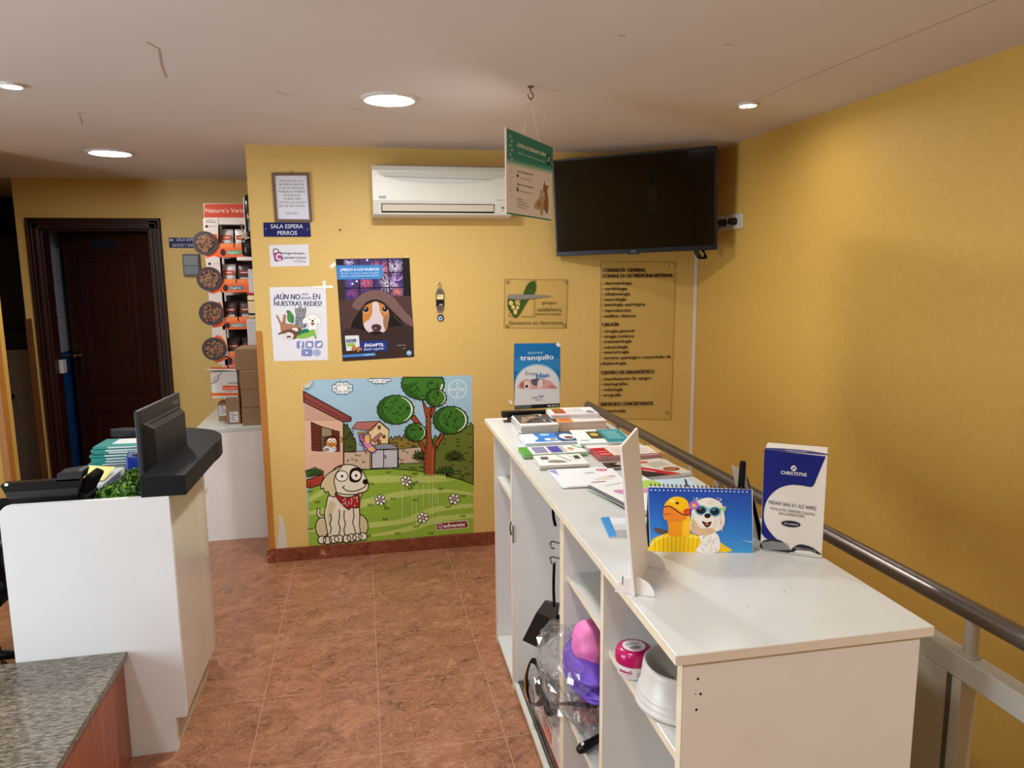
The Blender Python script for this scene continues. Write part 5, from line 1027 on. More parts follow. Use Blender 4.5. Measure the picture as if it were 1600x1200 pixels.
for fx in (.34, .70):
    h_ = O_+U_*wS*fx+np.array([0, 0, hS-.008]); b.tube([tuple(h_), (hk[0]+.002, hk[1], ZC-.048)], .0007, M('#CFC6BC', .3, key='nylon_string'), 5)
b.build('nylon_string', hg)
b = MB(); b.tube(smooth([(.70, 2.87, ZC-.06), (.73, 2.89, ZC-.09), (.72, 2.89, ZC-.13), (.69, 2.87, ZC-.14)], 4, False), .0007, M('#CFC6BC', .3, key='nylon_string'), 5); b.tube([(.664, 2.858, ZC-.048), (.70, 2.87, ZC-.06)], .0007, M('#CFC6BC', .3, key='nylon_string'), 5); b.build('loose_string_end', hg)
ho = thing('ceiling_hook', 'small dark metal hook screwed into the ceiling over the hanging sign', 'hook', hk)
b = MB(); b.cyl(hk, (hk[0], hk[1], ZC-.004), .012, M('#6A564A', .4, .6, key='hook_metal'), n=16); b.build('base_plate', ho)
b = MB(); b.tube(smooth([(hk[0], hk[1], ZC-.003), (hk[0], hk[1], ZC-.018), (hk[0]+.010, hk[1], ZC-.034), (hk[0], hk[1], ZC-.047), (hk[0]-.010, hk[1], ZC-.036), (hk[0]-.009, hk[1], ZC-.030)], 5, False), .0024, M('#6A564A', .4, .6, key='hook_metal'), 8); b.build('hook', ho)

# ================================================================== STAIR RAILING
rl = thing('stair_railing', 'bronze metal handrail on grey posts running along the stairwell behind the white cabinet', 'railing', (1.22, 2.1, 0))
b = MB(); b.cyl((1.22, 3.88, .948), (1.22, .25, .995), .021, RAILM, n=32); b.ell((1.22, 3.88, .948), (.0208, .006, .0208), RAILM, 20, 10); b.build('handrail', rl)
for y_ in (1.215, 2.33, 3.40):
    z_ = .948+(3.88-y_)/3.63*.047-.012
    b = MB(); b.cyl((1.22, y_, .884), (1.22, y_, z_), .014, BARG, n=20); b.cyl((1.22, y_, .884), (1.22, y_, .890), .019, BARG, n=20); b.build('rail_support', rl)
b = MB(); b.box((1.20, .25, .832), (1.24, 3.9, .885), BARG); b.build('flat_bar', rl, bevel=.003)
for y_ in (1.25, 3.4):
    b = MB(); b.box((1.20, y_, 0), (1.24, y_+.10, .832), BARG); b.box((1.203, y_-.016, 0), (1.236, y_-.001, .832), M('#4A4A46', .6, key='post_slot')); b.box((1.20, y_-.040, 0), (1.24, y_-.015, .832), BARG); b.build('post', rl, bevel=.002)
    b = MB(); b.cyl((1.20, y_-.028, .62), (1.195, y_-.028, .62), .006, CHROME, n=12); b.build('screw', rl)

# ================================================================== WHITE CABINET (local frame: x into the cabinet, y away)
ROTC = -.0088
cb = thing('white_cabinet', 'long white open-shelf cabinet counter covered with leaflets beside the stair railing', 'cabinet', (.518, 1.122, 0), ROTC)
ZT = 1.02
def lbx(name, boxes, mats, bevel=.0015):
    b = MB()
    for (p, q), m in zip(boxes, mats): b.box(p, q, m)
    return b.build(name, cb, local=True, bevel=bevel)
wt_ = lbx('worktop', [((0, 0, ZT-.020), (.52, 2.166, ZT))], [TOPW], .002)
b = MB(); b.box((-.0006, .001, ZT-.019), (.0, 2.165, ZT-.001), EDGEW); b.box((.001, -.0006, ZT-.019), (.519, 0, ZT-.001), M('#E3D9CB', .4)); b.build('worktop_edge', wt_, local=True)
F0 = .017
def panel(name, y0, y1, z0=.0, z1=ZT-.02, x1=.50):
    pn_ = lbx(name, [((F0+.001, y0, z0), (x1, y1, z1))], [WHITE])
    b = MB(); b.box((F0, y0, z0), (F0+.001, y1, z1), EDGEW); b.build('edge_band', pn_, local=True); return pn_
ep_ = panel('end_panel', .010, .032); panel('end_panel', 1.995, 2.017)
panel('divider', .456, .480); panel('divider', .822, .866); panel('divider', 1.600, 1.630)
b = MB()
for z, y in ((.925, .0098), (.885, .0098), (.84, .0098)): pass
for dx, z in ((.030, .965), (.036, .935), (.029, .905), (.026, .936)): b.cyl((F0+dx, .0104, z), (F0+dx, .0096, z), .0024 if z != .936 else .001, BLACKM, n=10)
b.build('screw_hole', ep_, local=True)
lbx('back_panel', [((.498, .032, 0), (.506, 1.995, ZT-.02))], [WHITE])
def shelf(y0, y1, z, x0=.04, bottom=False):
    sh_ = lbx('shelf' if not bottom else 'bottom_board', [((x0+.001, y0, z-.018), (.498, y1, z))], [TOPW]); b = MB(); b.box((x0, y0, z-.0178), (x0+.001, y1, z-.0002), EDGEW); b.build('shelf_edge', sh_, local=True)
shelf(.033, .455, .785, .032); shelf(.481, .821, .822, .028); shelf(.481, .821, .40, .024); shelf(1.631, 1.994, .79, .03); shelf(.033, .455, .34, .03)
shelf(.867, 1.599, .035, F0+.001, True); shelf(1.631, 1.994, .035, F0+.001, True); shelf(.033, .821, .035, F0+.001, True)
TRK = M('#7E8478', .35, .6, key='door_track_metal')
b = MB()
for k in range(4): b.box((F0+.022+.012*k, .868, .0352), (F0+.026+.012*k, 1.598, .0415), TRK)
b.box((F0+.018, .868, .0352), (F0+.066, 1.598, .0362), M('#4A4E48', .4, .5)); b.build('door_track', cb, local=True)
b = MB(); b.box((F0+.004, 1.595, .63), (F0+.0, 1.60, .70), M('#6A5A4A', .5)); b.tube([(F0-.004, 1.606, .66), (F0-.008, 1.606, .69), (F0-.004, 1.606, .715)], .003, M('#5A4A40', .4, .6)); b.build('door_catch', cb, local=True)
lbx('kick_board', [((.03, .02, 0), (.036, 2.01, .017))], [M('#6A4A38', .6)])
b = MB(); b.prism([(.457, .415), (.479, .415), (.4795, .40), (.474, .385), (.478, .36), (.470, .345), (.460, .35), (.457, .38)], F0-.0004, F0+.0006, M('#7A5228', .8, key='chipped_particle_board'), f=lambda x, y, h: (h, x, y)); b.build('chipped_edge', cb, local=True)
b = MB()
for x, y in ((.14, .54), (.20, .42), (.27, .33), (.33, .20), (.13, .25), (.40, .50), (.10, .43), (.22, .15)): b.cyl((x, y, ZT), (x, y, ZT+.0003), .0016, M('#6A665C', .7, key='speck'), n=8)
b.build('worktop_speck', wt_, local=True)
# ------------------------------------------------------------------ things on the shelves
jc = (.574, 1.468, .7855)
jr = thing('cream_jar', 'small white jar with a magenta lid on the cabinet shelf', 'jar', jc)
b = MB(); b.lathe([(.001, 0), (.034, 0), (.037, .004), (.039, .03), (.039, .036)], jc, M('#E4DCDC', .3), 36); b.build('jar_body', jr)
b = MB(); b.lathe([(.0405, .032), (.0415, .036), (.0415, .054), (.038, .062), (.028, .065), (.001, .065)], jc, M('#B0125A', .2, key='magenta_lid'), 36); ld_ = b.build('lid', jr)
a = Art(); a.aff((jc[0]-.026, jc[1]-.026, jc[2]+.0652), (.052, 0, 0), (0, .052, 0)); a.ell2(.5, .5, .5, .5, '#DED6DA', 1); a.text('pawz', .2, .58, .8, .16, '#4A3A44', L=2); a.ell2(.5, .35, .28, .1, '#8A8088', 2); a.line([(.3, .2), (.7, .2)], .05, '#C86A8A', 2); a.build('lid_label', ld_)
b = MB(); dcam = (CAM-np.array(jc))[:2]; ang = math.atan2(dcam[1], dcam[0])
def wrap(a_, c, r):
    a_.conv = lambda x, y, L: (c[0]+(r+L*.0002)*math.cos(ang+x/r), c[1]+(r+L*.0002)*math.sin(ang+x/r), c[2]+y); a_.up = 1; return a_
a = wrap(Art(), jc, .0392); a.text('pawz5', -.034, .016, -.004, .008, '#A8124E', L=1, bold=.02); a.text('bálsamo', .008, .017, .03, .004, '#A85A6E', L=1); a.text('hidratante', .008, .011, .03, .004, '#A85A6E', L=1); a.line([(-.03, .010), (-.008, .010)], .0012, '#C88A9A', 1); a.build('jar_print', jr)
bcx = (.637, 1.343, .7855)
bw = thing('dog_bowl', 'pale grey tall plastic dog bowl with stepped base on the cabinet shelf', 'bowl', bcx)
BOWL = M('#C9C4BC', .35, key='bowl_plastic')
b = MB(); b.lathe([(.001, .008), (.094, .008), (.0995, 0), (.1015, .003), (.1005, .010), (.0975, .012), (.098, .016), (.0965, .022), (.0945, .024), (.095, .028), (.093, .034), (.0905, .037), (.0855, .078), (.084, .086), (.0805, .090), (.0765, .087), (.073, .078), (.064, .036), (.045, .024), (.001, .023)], bcx, BOWL, 48); b.build('bowl_body', bw)
b = MB(); b.lathe([(.022, .023), (.02, .042), (.013, .054), (.001, .058)], bcx, BOWL, 24); b.build('centre_knob', bw)
# dog clothes in plastic bag
def lump(c, r, m, seed, name, par, k=.16, nu=40, nv=26):
    rs = random.Random(seed); ph = [(rs.uniform(-5, 5), rs.uniform(-5, 5), rs.uniform(-5, 5), rs.uniform(0, 6.28)) for _ in range(5)]
    f = lambda d: 1+.05*math.cos(11*math.atan2(d[1]-.3, d[2]+.5))+k*sum(math.sin(p[0]*d[0]+p[1]*d[1]+p[2]*d[2]+p[3]) for p in ph)/2.6
    b = MB(); b.ell(c, r, m, nu, nv, f); return b.build(name, par)
def cloth(name, c): 
    t = NT(name, .5); n = t.noise(t.pos(), 300, 2); t.col(t.ramp(n, [(.3, c[0]), (.7, c[1])])); t.bump(n, .2, .002); return t.m
PUR = cloth('purple_fabric', ('#5A36A8', '#6E4ABE')); PNK = cloth('pink_fabric', ('#D868A8', '#E884BC')); RED = cloth('red_fabric', ('#B02438', '#C83448'))
pc = pp(908, 1038, (.555, 0, 0), (-1, 0, 0)); 
t = thing('purple_dog_coat', 'folded purple dog coat inside the clear plastic bag', 'dog coat', (pc[0]+.02, pc[1], .42))
lump((pc[0]+.008, pc[1], pc[2]), (.05, .115, .042), PUR, 3, 'folded_cloth', t, .07); lump((pc[0]+.02, pc[1]-.01, pc[2]-.036), (.062, .13, .02), PUR, 5, 'hem', t)
kc = pp(921, 1006, (.575, 0, 0), (-1, 0, 0))
t = thing('pink_dog_coat', 'folded pink dog coat lying over the purple one in the plastic bag', 'dog coat', (kc[0]+.02, kc[1], kc[2]-.06))
lump((kc[0]+.005, kc[1], kc[2]), (.05, .058, .066), PNK, 8, 'folded_cloth', t, .07)
def crinkle(c, r, seed, k=.2, m=BAGM, nu=44, nv=30):
    rs = random.Random(seed); b = MB(); b.ell(c, r, m, nu, nv, lambda d: 1/max(abs(d[0]), abs(d[1]), abs(d[2]), .7)**.4+k*rs.uniform(-.5, .5))
    for i in range(len(b.sm)): b.sm[i] = False
    return b
bagc = pp(886, 1046, (.53, 0, 0), (-1, 0, 0))
o = crinkle((bagc[0]+.035, bagc[1]+.02, bagc[2]-.02), (.10, .18, .11), 4, .2, nu=44, nv=28).build('plastic_bag', loc=(bagc[0]+.035, bagc[1], .41))
tag(o, 'crinkled clear plastic bag holding purple and pink dog coats on the lower shelf', 'plastic bag')
rc = pp(918, 1122, (.60, 0, 0), (-1, 0, 0))
t = thing('red_dog_toy', 'red cloth item in a small clear bag on the lower cabinet shelf', 'dog toy', (rc[0], rc[1], .401))
lump((rc[0]+.01, rc[1], .401+.026), (.04, .05, .026), RED, 12, 'red_cloth', t); crinkle((rc[0]+.01, rc[1], .401+.034), (.05, .065, .032), 9, .14, nu=26, nv=18).build('clear_wrapper', t)
p0, p1 = pp(905, 1172, (0, 0, .418), (0, 0, 1)), pp(938, 1152, (0, 0, .418), (0, 0, 1)); dv = (p1-p0)
t = thing('grooming_brush', 'black handled grooming brush lying on the lower cabinet shelf', 'brush', (p0[0], p0[1], .401))
b = MB(); b.tube([tuple(p0-dv*.02), tuple(p0+dv*.15), tuple(p0+dv*.6), tuple(p0+dv*1.6)], [.010, .0145, .012, .010], BLACK, 14); b.build('handle', t)
b = MB(); q_ = p0+dv*.22; b.cyl((q_[0]-.004, q_[1]-.004, q_[2]+.012), (q_[0]-.006, q_[1]-.006, q_[2]+.0155), .0042, M('#D8D8D6', .4), n=14); b.build('hang_hole', t)
b = MB(); q_ = p0+dv*2.2; b.box((q_[0]-.02, q_[1]-.04, .402), (q_[0]+.06, q_[1]+.05, .425), BLACK); b.build('brush_head', t, bevel=.004)
# strap, harness, leashes, box in the open bay
p0 = pp(858, 1098, (.545, 0, 0), (-1, 0, 0)); p1 = pp(932, 1103, (.565, 0, 0), (-1, 0, 0))
b = MB(); b.tube(smooth([tuple(p0), tuple((p0+p1)/2+np.array([-.01, 0, .004])), tuple(p1)], 5, False), .007, BLACKM, 8, flat=.4); tag(b.build('black_strap', loc=tuple(p0)), 'flat black strap lying under the bag of dog coats', 'strap')
g = lambda u, v, x: tuple(pp(u, v, (x, 0, 0), (-1, 0, 0)))
co = thing('dog_collar', 'orange and black dog collar standing in a loop on the cabinet floor', 'dog collar', g(835, 1090, .555))
loop = smooth([g(829, 1034, .550), g(823, 1055, .55), g(824, 1080, .55), g(832, 1100, .556), g(846, 1096, .57), g(848, 1062, .575), g(842, 1040, .57), g(835, 1033, .56)], 6)
b = MB(); b.tube(loop, .011, BLACKM, 8, True, flat=.35); b.build('strap', co)
b = MB(); b.tube([tuple(Vector(p)+Vector((-.006, -.006, 0))) for p in loop[3:17]], .009, M('#C8782A', .6, key='collar_orange'), 8, flat=.3); b.build('orange_band', co)
hn = thing('dog_harness', 'black nylon dog harness in a clear bag beside the orange collar', 'dog harness', g(858, 1100, .57))
lump(g(858, 1083, .585), (.035, .07, .055), BLACKM, 21, 'folded_straps', hn, .3); crinkle(g(853, 1085, .58), (.05, .10, .085), 15, .2, nu=30, nv=20).build('clear_wrapper', hn)
pn = thing('black_pouch', 'black fabric pouch hanging with leashes inside the open cabinet bay', 'pouch', g(845, 955, .57))
q = [g(838, 957, .575), g(816, 1001, .56), g(843, 1014, .56), g(872, 990, .58), g(872, 965, .585)]
b = MB(); b.add(list(q)+[tuple(np.array(p)+np.array([.012, .02, 0])) for p in q], [(4, 3, 2, 1, 0), (5, 6, 7, 8, 9)]+[(i, (i+1) % 5, (i+1) % 5+5, i+5) for i in range(5)], BLACKM); b.build('pouch_body', pn, bevel=.003)
q = [g(850, 940, .58), g(838, 957, .574), g(868, 972, .58), g(872, 945, .585)]
b = MB(); b.add(list(q)+[tuple(np.array(p)+np.array([.010, .015, 0])) for p in q], [(3, 2, 1, 0), (4, 5, 6, 7)]+[(i, (i+1) % 4, (i+1) % 4+4, i+4) for i in range(4)], M('#1E1E20', .7)); b.build('flap', pn, bevel=.003)
for k, (u0, v0, u1, v1, lab) in enumerate(((866, 880, 866, 948, 'short black leash hanging down to the black pouch in the open bay'), (864, 795, 868, 822, 'black strap end tucked just under the cabinet top in the open bay'))):
    b = MB(); b.tube(smooth([g(u0, v0, .565), g((u0+u1)/2-1, (v0+v1)/2, .567), g(u1, v1, .57)], 4, False), .007, BLACKM, 8, flat=.5); tag(b.build('dog_leash', loc=g(u0, v0, .565)), lab, 'leash')
for v_, lab in ((848, 'upper chrome wire hook on the divider of the open bay'), (872, 'lower chrome wire hook on the divider of the open bay')):
    b = MB(); b.tube(smooth([g(880, v_+1, .567), g(871, v_, .565), g(863, v_-2, .562), g(860, v_+1, .56), g(862, v_+8, .56), g(866, v_+9, .562)], 4, False), .0028, M('#6A6A6C', .3, .9), 6); tag(b.build('wire_hook', loc=g(870, v_, .565)), lab, 'hook')
fx = thing('food_sample_box', 'pale pink box with red print standing on the cabinet floor', 'box', (.66, 2.25, .0355))
b = MB(); b.box((.585, 2.02, .0355), (.80, 2.50, .15), M('#D6C4BA', .5)); b.build('carton', fx, bevel=.003)
a = Art(); a.aff((.5845, 2.50, .0355), (0, -.48, 0), (0, 0, .1145)); a.rect(0, 0, 1, .16, '#C2482E', 1); a.rect(.28, .30, .52, .66, '#D2553A', 1); a.line(smooth([(.3, .75), (.36, .9), (.45, .8), (.55, .9)], 4, False), .02, '#4A3A34', 2); a.text('adult', .30, .4, .50, .12, '#F0DCD2', L=2); a.build('printed_side', fx)

# ================================================================== LEAFLETS ON THE WORKTOP
Z1 = ZT+.0006
def leaf(w, d, th, draw, name='leaflet', side='#D4D2CC'):
    b = MB(); b.box((-w/2, -d/2, 0), (w/2, d/2, th*.86), P(side)); a = Art(); a.mats, a.v, a.f, a.mi, a.sm = b.mats, b.v, b.f, b.mi, b.sm
    a.aff((-w/2, -d/2, th*.86), (w, 0, 0), (0, d, 0)); draw(a); return a.build(name, local=True)
def pile(cx, cy, w, d, rot, n, th, draw, name, top, rest, grp, z=Z1, jit=.004, jr_=.03, side='#D4D2CC', cat='leaflet', below=None):
    pr_ = leaf(w, d, th, draw, name, side)
    for i in range(n):
        o = pr_ if i == 0 else pr_.copy()
        if i: COL.objects.link(o)
        last = i == n-1
        o.location = (cx+(0 if last else random.uniform(-jit, jit)), cy+(0 if last else random.uniform(-jit, jit)), z+i*th); o.rotation_euler = (0, 0, rot+(0 if last else random.uniform(-jr_, jr_)))
        tag(o, top if last else rest, cat, grp if n > 1 else None)
    return z+n*th
def c_dark(a):
    a.rect(0, 0, 1, 1, '#D8D6D2', 1); a.rect(.03, .2, 1, 1, '#4A4644', 2)
    for i in range(16): a.ell2(random.uniform(.15, .9), random.uniform(.3, .95), random.uniform(.04, .12), random.uniform(.02, .06), random.choice(['#8A7A68', '#2E3A4E', '#C9C2B8', '#6E5A48', '#1E2026', '#A8A4A0']), 3, random.uniform(0, 180), 10)
    for i in range(6): a.line([(.06+.03*i, .25+.1*i), (.2+.08*i, .32+.1*i)], .03, '#C4A27A', 4)
pile(.712, 3.02, .16, .225, -.03, 9, .0042, c_dark, 'magazine', 'dark photo covered magazine on top of the pile by the black stapler', 'magazine under the dark photo one in the pile by the stapler', 'magazines by the stapler', side='#B5AFA8', cat='magazine')
def c_orange(a):
    a.rect(0, 0, 1, 1, '#E0DEDA', 1); a.rect(0, 0, .32, 1, '#E8923A', 2); a.rect(.04, .1, .28, .3, '#C86A2E', 3); a.line([(.4, .2), (.95, .2)], .05, '#C8A898', 2); a.line([(.4, .35), (.9, .35)], .04, '#A8A6A2', 2); a.ell2(.86, .7, .08, .1, '#A8624A', 3)
zt = pile(.905, 3.03, .205, .21, -.06, 9, .0045, c_orange, 'leaflet', 'topmost orange striped leaflet, partly covered by the white brochures', 'orange striped leaflet in the tallest pile at the counter end', 'orange leaflets in the tall pile', side='#CDB3A2')
def c_tanimal(a):
    a.rect(0, 0, 1, 1, '#E4E4E0', 1); a.rect(.08, .2, .34, .85, '#C23A34', 2); a.ell2(.2, .5, .08, .16, '#5A7A3A', 3); a.rect(0, .85, .3, 1, '#7AB04A', 2); a.line([(0, .05), (1, .05)], .05, '#B04A8A', 2)
    for i in range(7): a.line([(.4, .25+.09*i), (random.uniform(.7, .78), .25+.09*i)], .025, '#9AA0A4', 2)
    a.shape([(.78, .2), (.95, .2), (.92, .5), (.82, .55)], '#8A8EA4', L=3, sm=2)
pile(.895, 3.075, .205, .17, -.08, 4, .0042, c_tanimal, 'brochure', 'white brochure with red picture lying over the orange striped leaflets', 'brochure just under the one with the red picture', 'white brochures over the orange leaflets', z=zt, cat='brochure')
def c_blue(a):
    a.rect(0, 0, 1, 1, '#DDE2E8', 1); a.poly(smooth([(.2, .12), (.3, .45), (.28, .95), (.62, .95), (.72, .5), (.66, .15)], 4), '#2E7AC4', 2); a.rect(.66, .06, .99, .96, '#2A4E80', 2); a.ell2(.46, .78, .1, .1, '#9ACAEA', 3); a.rect(.4, .2, .62, .4, '#E2E4E8', 3); a.rect(.5, .26, .6, .36, '#4A3A3A', 4); a.ell2(.84, .5, .14, .3, '#DDE0E4', 3); a.ell2(.86, .4, .08, .14, '#7A5040', 4); a.rect(0, .92, 1, 1, '#4A5A74', 3)
pile(.705, 2.75, .215, .175, -.05, 5, .0042, c_blue, 'leaflet', 'blue and white leaflet on top of its pile in front of the dark magazines', 'leaflet under the top blue and white one', 'blue and white leaflets', side='#C2C8D0')
def c_teal(a):
    a.rect(0, 0, 1, 1, '#E2E6E4', 1); a.rect(.52, .02, .99, .98, '#2E8A94', 2); a.rect(.28, .3, .54, .85, '#4A4438', 3); a.ell2(.4, .6, .08, .12, '#C8A84A', 4); a.line([(.06, .2), (.2, .2)], .06, '#8AA8B0', 2)
    for i in range(5): a.line([(.62, .8-.12*i), (.9-.04*(i % 2), .8-.12*i)], .035, '#A8D8D8', 3)
pile(.905, 2.71, .205, .235, -.10, 6, .0042, c_teal, 'leaflet', 'white and teal leaflet with a dark photo on top of its pile', 'leaflet under the top white and teal one', 'white and teal leaflets', side='#C9D4D0')
def c_green(a):
    a.rect(0, 0, 1, 1, '#E4E4E0', 1); a.rect(0, 0, .14, 1, '#4A9A34', 2)
    for i in range(6): a.rect(.2+.035*i, .12, .225+.035*i, .92, '#3A3E86', 2)
    a.rect(.46, .1, .64, .92, '#4A4CA0', 2)
    for x in (.44, .655, .69): a.rect(x, .1, x+.012, .92, '#2A2A3A', 3)
    a.ell2(.8, .5, .05, .2, '#C88A70', 2); a.line([(.88, .9), (.99, .5)], .05, '#4A9A34', 2)
pile(.672, 2.572, .235, .118, -.02, 4, .004, c_green, 'leaflet', 'leaflet with a green edge and purple columns on top of its pile', 'leaflet under the top green edged one', 'green edged leaflets', side='#8AA47A')
def c_bw(a):
    a.rect(0, 0, 1, 1, '#E6E5E0', 1); a.rect(.12, .55, .28, .85, '#5A5A54', 2); a.shape([(.2, .3), (.3, .5), (.5, .45), (.62, .25), (.4, .2)], '#8A8478', L=2, sm=2); a.line([(.5, .95), (.7, .3)], .025, '#3A3A3A', 3); a.line([(.72, .95), (.82, .3)], .012, '#8A4A3A', 3); a.rect(.82, .5, .94, .85, '#3A3A36', 2)
pile(.662, 2.42, .17, .14, -.06, 4, .0042, c_bw, 'leaflet', 'white leaflet with a grey dog drawing on top of its pile', 'leaflet under the top one with the grey dog drawing', 'grey dog drawing leaflets', side='#B9B4A8')
def c_dry(a):
    a.rect(0, 0, 1, 1, '#E2DDD8', 1); a.rect(0, .0, 1, .12, '#B04A4A', 2)
    for i in range(40): a.line([(random.uniform(.4, .95), random.uniform(.45, .9)), (random.uniform(.4, .95), random.uniform(.45, .9))], .012, random.choice(['#8A6A44', '#6A4A30', '#A8845A']), 3)
pile(.90, 2.575, .19, .075, -.02, 4, .0045, c_dry, 'leaflet', 'leaflet with a brown hay picture on top, behind the red edged leaflets', 'leaflet under the one with the brown hay picture', 'hay picture leaflets', side='#C8B8B0')
def c_red(a):
    a.rect(0, 0, 1, 1, '#DDD4C8', 1); a.rect(0, 0, .22, 1, '#B4242A', 2); a.line([(.05, .2), (.18, .2)], .06, '#E8C8C0', 3); a.line([(.05, .5), (.18, .5)], .04, '#E8C8C0', 3)
    for i in range(5): a.line([(.3, .2+.14*i), (random.uniform(.75, .92), .2+.14*i)], .03, '#B0A090', 2)
    a.line([(.96, 0), (.96, 1)], .05, '#C8923A', 2)
pile(.925, 2.475, .235, .115, -.02, 5, .0042, c_red, 'leaflet', 'leaflet with a dark red edge on top of its pile beside the white board', 'leaflet under the top red edged one', 'red edged leaflets', side='#B08078')
def c_a4(a):
    a.rect(0, 0, 1, 1, '#E2E4E8', 1); a.ell2(.78, .84, .1, .08, '#C24A5A', 2); a.ell2(.78, .84, .06, .045, '#E2E4E8', 3); a.ell2(.78, .84, .035, .025, '#B83A4A', 4); a.line([(.45, .7), (.62, .72)], .02, '#5A4A4E', 2); a.line([(.42, .66), (.6, .67)], .014, '#8A8A8E', 2)
    for i in range(4): a.shape([(.5+.08*i, .3+.05*i), (.75+.03*i, .5), (.9, .4+.05*i), (.7, .25+.04*i)], ['#D4CFC0', '#DCDCD4', '#CFCAC0', '#D9D9D2'][i], L=2+.2*i, sm=2)
    a.line([(.42, .15), (.66, .17)], .03, '#B84A5A', 5); a.line([(.78, .42), (.92, .45)], .025, '#C88A90', 5)
def c_lil(a): a.rect(0, 0, 1, 1, '#DDE0EA', 1); a.poly([(0, .95), (.16, .95), (.5, .25), (.3, .2)], '#8A94C4', 2); a.rect(.08, 0, .5, .1, '#4AA0C8', 2)
zz = pile(.690, 2.235, .195, .215, -.03, 2, .0018, c_lil, 'paper_sheet', 'lilac and blue edged sheet under the white paper with the red circle', 'lower lilac and blue edged sheet under the white paper', 'lilac sheets', cat='paper')
pile(.712, 2.225, .19, .205, -.07, 2, .0018, c_a4, 'paper_sheet', 'white paper with a small red circle in the middle of the cabinet top', 'white sheet directly under the paper with the red circle', 'white papers with red circle', z=zz, cat='paper')
def c_pizza(a):
    a.rect(0, 0, 1, 1, '#C9C2B4', 1); a.poly([(0, 0), (.5, 0), (0, .6)], '#2A2624', 2); a.poly([(0, .6), (.5, 0), (.75, 0), (0, .95)], '#B4202E', 3); a.ell2(.76, .3, .17, .12, '#7A3E2A', 3); a.ell2(.76, .3, .12, .08, '#A8643E', 4); a.ell2(.5, .85, .12, .06, '#C24A4A', 3); a.line([(.2, .4), (.35, .25)], .03, '#E8D0C8', 4)
    for i in range(6): a.line([(.5, .5+.05*i), (.9, .55+.05*i)], .014, '#8A8478', 2)
pile(.945, 2.265, .17, .20, .16, 3, .004, c_pizza, 'leaflet', 'leaflet with a diagonal red band and black corner behind the white board', 'leaflet under the one with the diagonal red band', 'red band leaflets')
def c_brown(a): a.rect(0, 0, 1, 1, '#4A3424', 1); a.ell2(.5, .5, .3, .3, '#1E1814', 2); a.ell2(.6, .6, .1, .12, '#B8A890', 3)
pile(.835, 2.335, .08, .07, -.05, 1, .003, c_brown, 'small_card', 'small brown picture card beside the paper with the red circle', '', None, z=Z1+.006, cat='card')
def c_mag(a):
    a.rect(0, 0, 1, 1, '#E0E4E4', 1); a.poly(smooth([(.2, .72), (.5, .66), (.8, .7), (.75, .52), (.4, .5), (.2, .58)], 4), '#C88AB4', 2); a.poly(smooth([(.5, .85), (.8, .9), (1, .85), (1, .66), (.75, .6), (.55, .7)], 4), '#A8CC5A', 2.5); a.poly([(.3, 0), (1, 0), (1, .35), (.5, .3)], '#C4DDE8', 2); a.line([(.2, .9), (.5, .93)], .015, '#8A8E92', 2); a.line([(0, 0), (0, 1)], .03, '#2A2A2C', 3)
pile(.795, 1.985, .205, .275, .22, 4, .0042, c_mag, 'magazine', 'white magazine with pink and green blurs on top, near the white board', 'magazine under the one with pink and green blurs', 'magazines with blurred colours', cat='magazine')
def c_pic(a):
    a.rect(0, 0, 1, 1, '#C9CDD0', 1); a.rect(0, 0, .16, 1, '#3E8ECC', 2); a.rect(.16, .0, 1, .3, '#A8A8A8', 2); a.rect(.16, .6, 1, .95, '#DDE2E6', 2); a.shape([(.4, .3), (.6, .5), (.8, .45), (.75, .25)], '#5A5450', L=3, sm=2); a.poly([(.62, 1), (1, .3), (1, 0), (.8, 0), (.5, .9)], '#3E8ECC', 3)
pile(.672, 1.757, .135, .145, -.19, 2, .002, c_pic, 'photo_card', 'blue edged photo card lying alone at the front edge near the white board', 'card hidden under the blue edged photo card', 'blue edged photo cards', cat='card')
def c_lb(a): a.rect(0, 0, 1, 1, '#B8D4E4', 1); a.line([(.75, 0), (.95, .9)], .04, '#3A3A40', 2)
pile(.915, 2.085, .18, .125, -.05, 2, .002, c_lb, 'paper_sheet', 'pale blue sheet behind the calendar', 'sheet under the pale blue one behind the calendar', 'pale blue sheets', cat='paper')
# stapler
st = thing('stapler', 'black long stapler lying at the far corner of the cabinet top', 'stapler', (.70, 3.195, ZT))
b = MB(); b.box((.607, 3.165, ZT+.0005), (.66, 3.205, ZT+.006), M('#6A5A50', .4, .5)); b.box((.625, 3.175, ZT+.006), (.645, 3.20, ZT+.022), M('#5A4A40', .4, .5)); b.build('base', st, bevel=.002)
b = MB(); b.add([(.60, 3.165, ZT+.022), (.82, 3.175, ZT+.036), (.82, 3.20, ZT+.036), (.60, 3.205, ZT+.022), (.60, 3.165, ZT+.05), (.82, 3.175, ZT+.046), (.82, 3.20, ZT+.046), (.60, 3.205, ZT+.05)], [(0, 3, 2, 1), (4, 5, 6, 7), (0, 1, 5, 4), (1, 2, 6, 5), (2, 3, 7, 6), (3, 0, 4, 7)], BLACK); b.build('arm', st, bevel=.003)
b = MB(); b.box((.775, 3.17, ZT+.0005), (.80, 3.205, ZT+.037), BLACK); b.build('hinge', st)
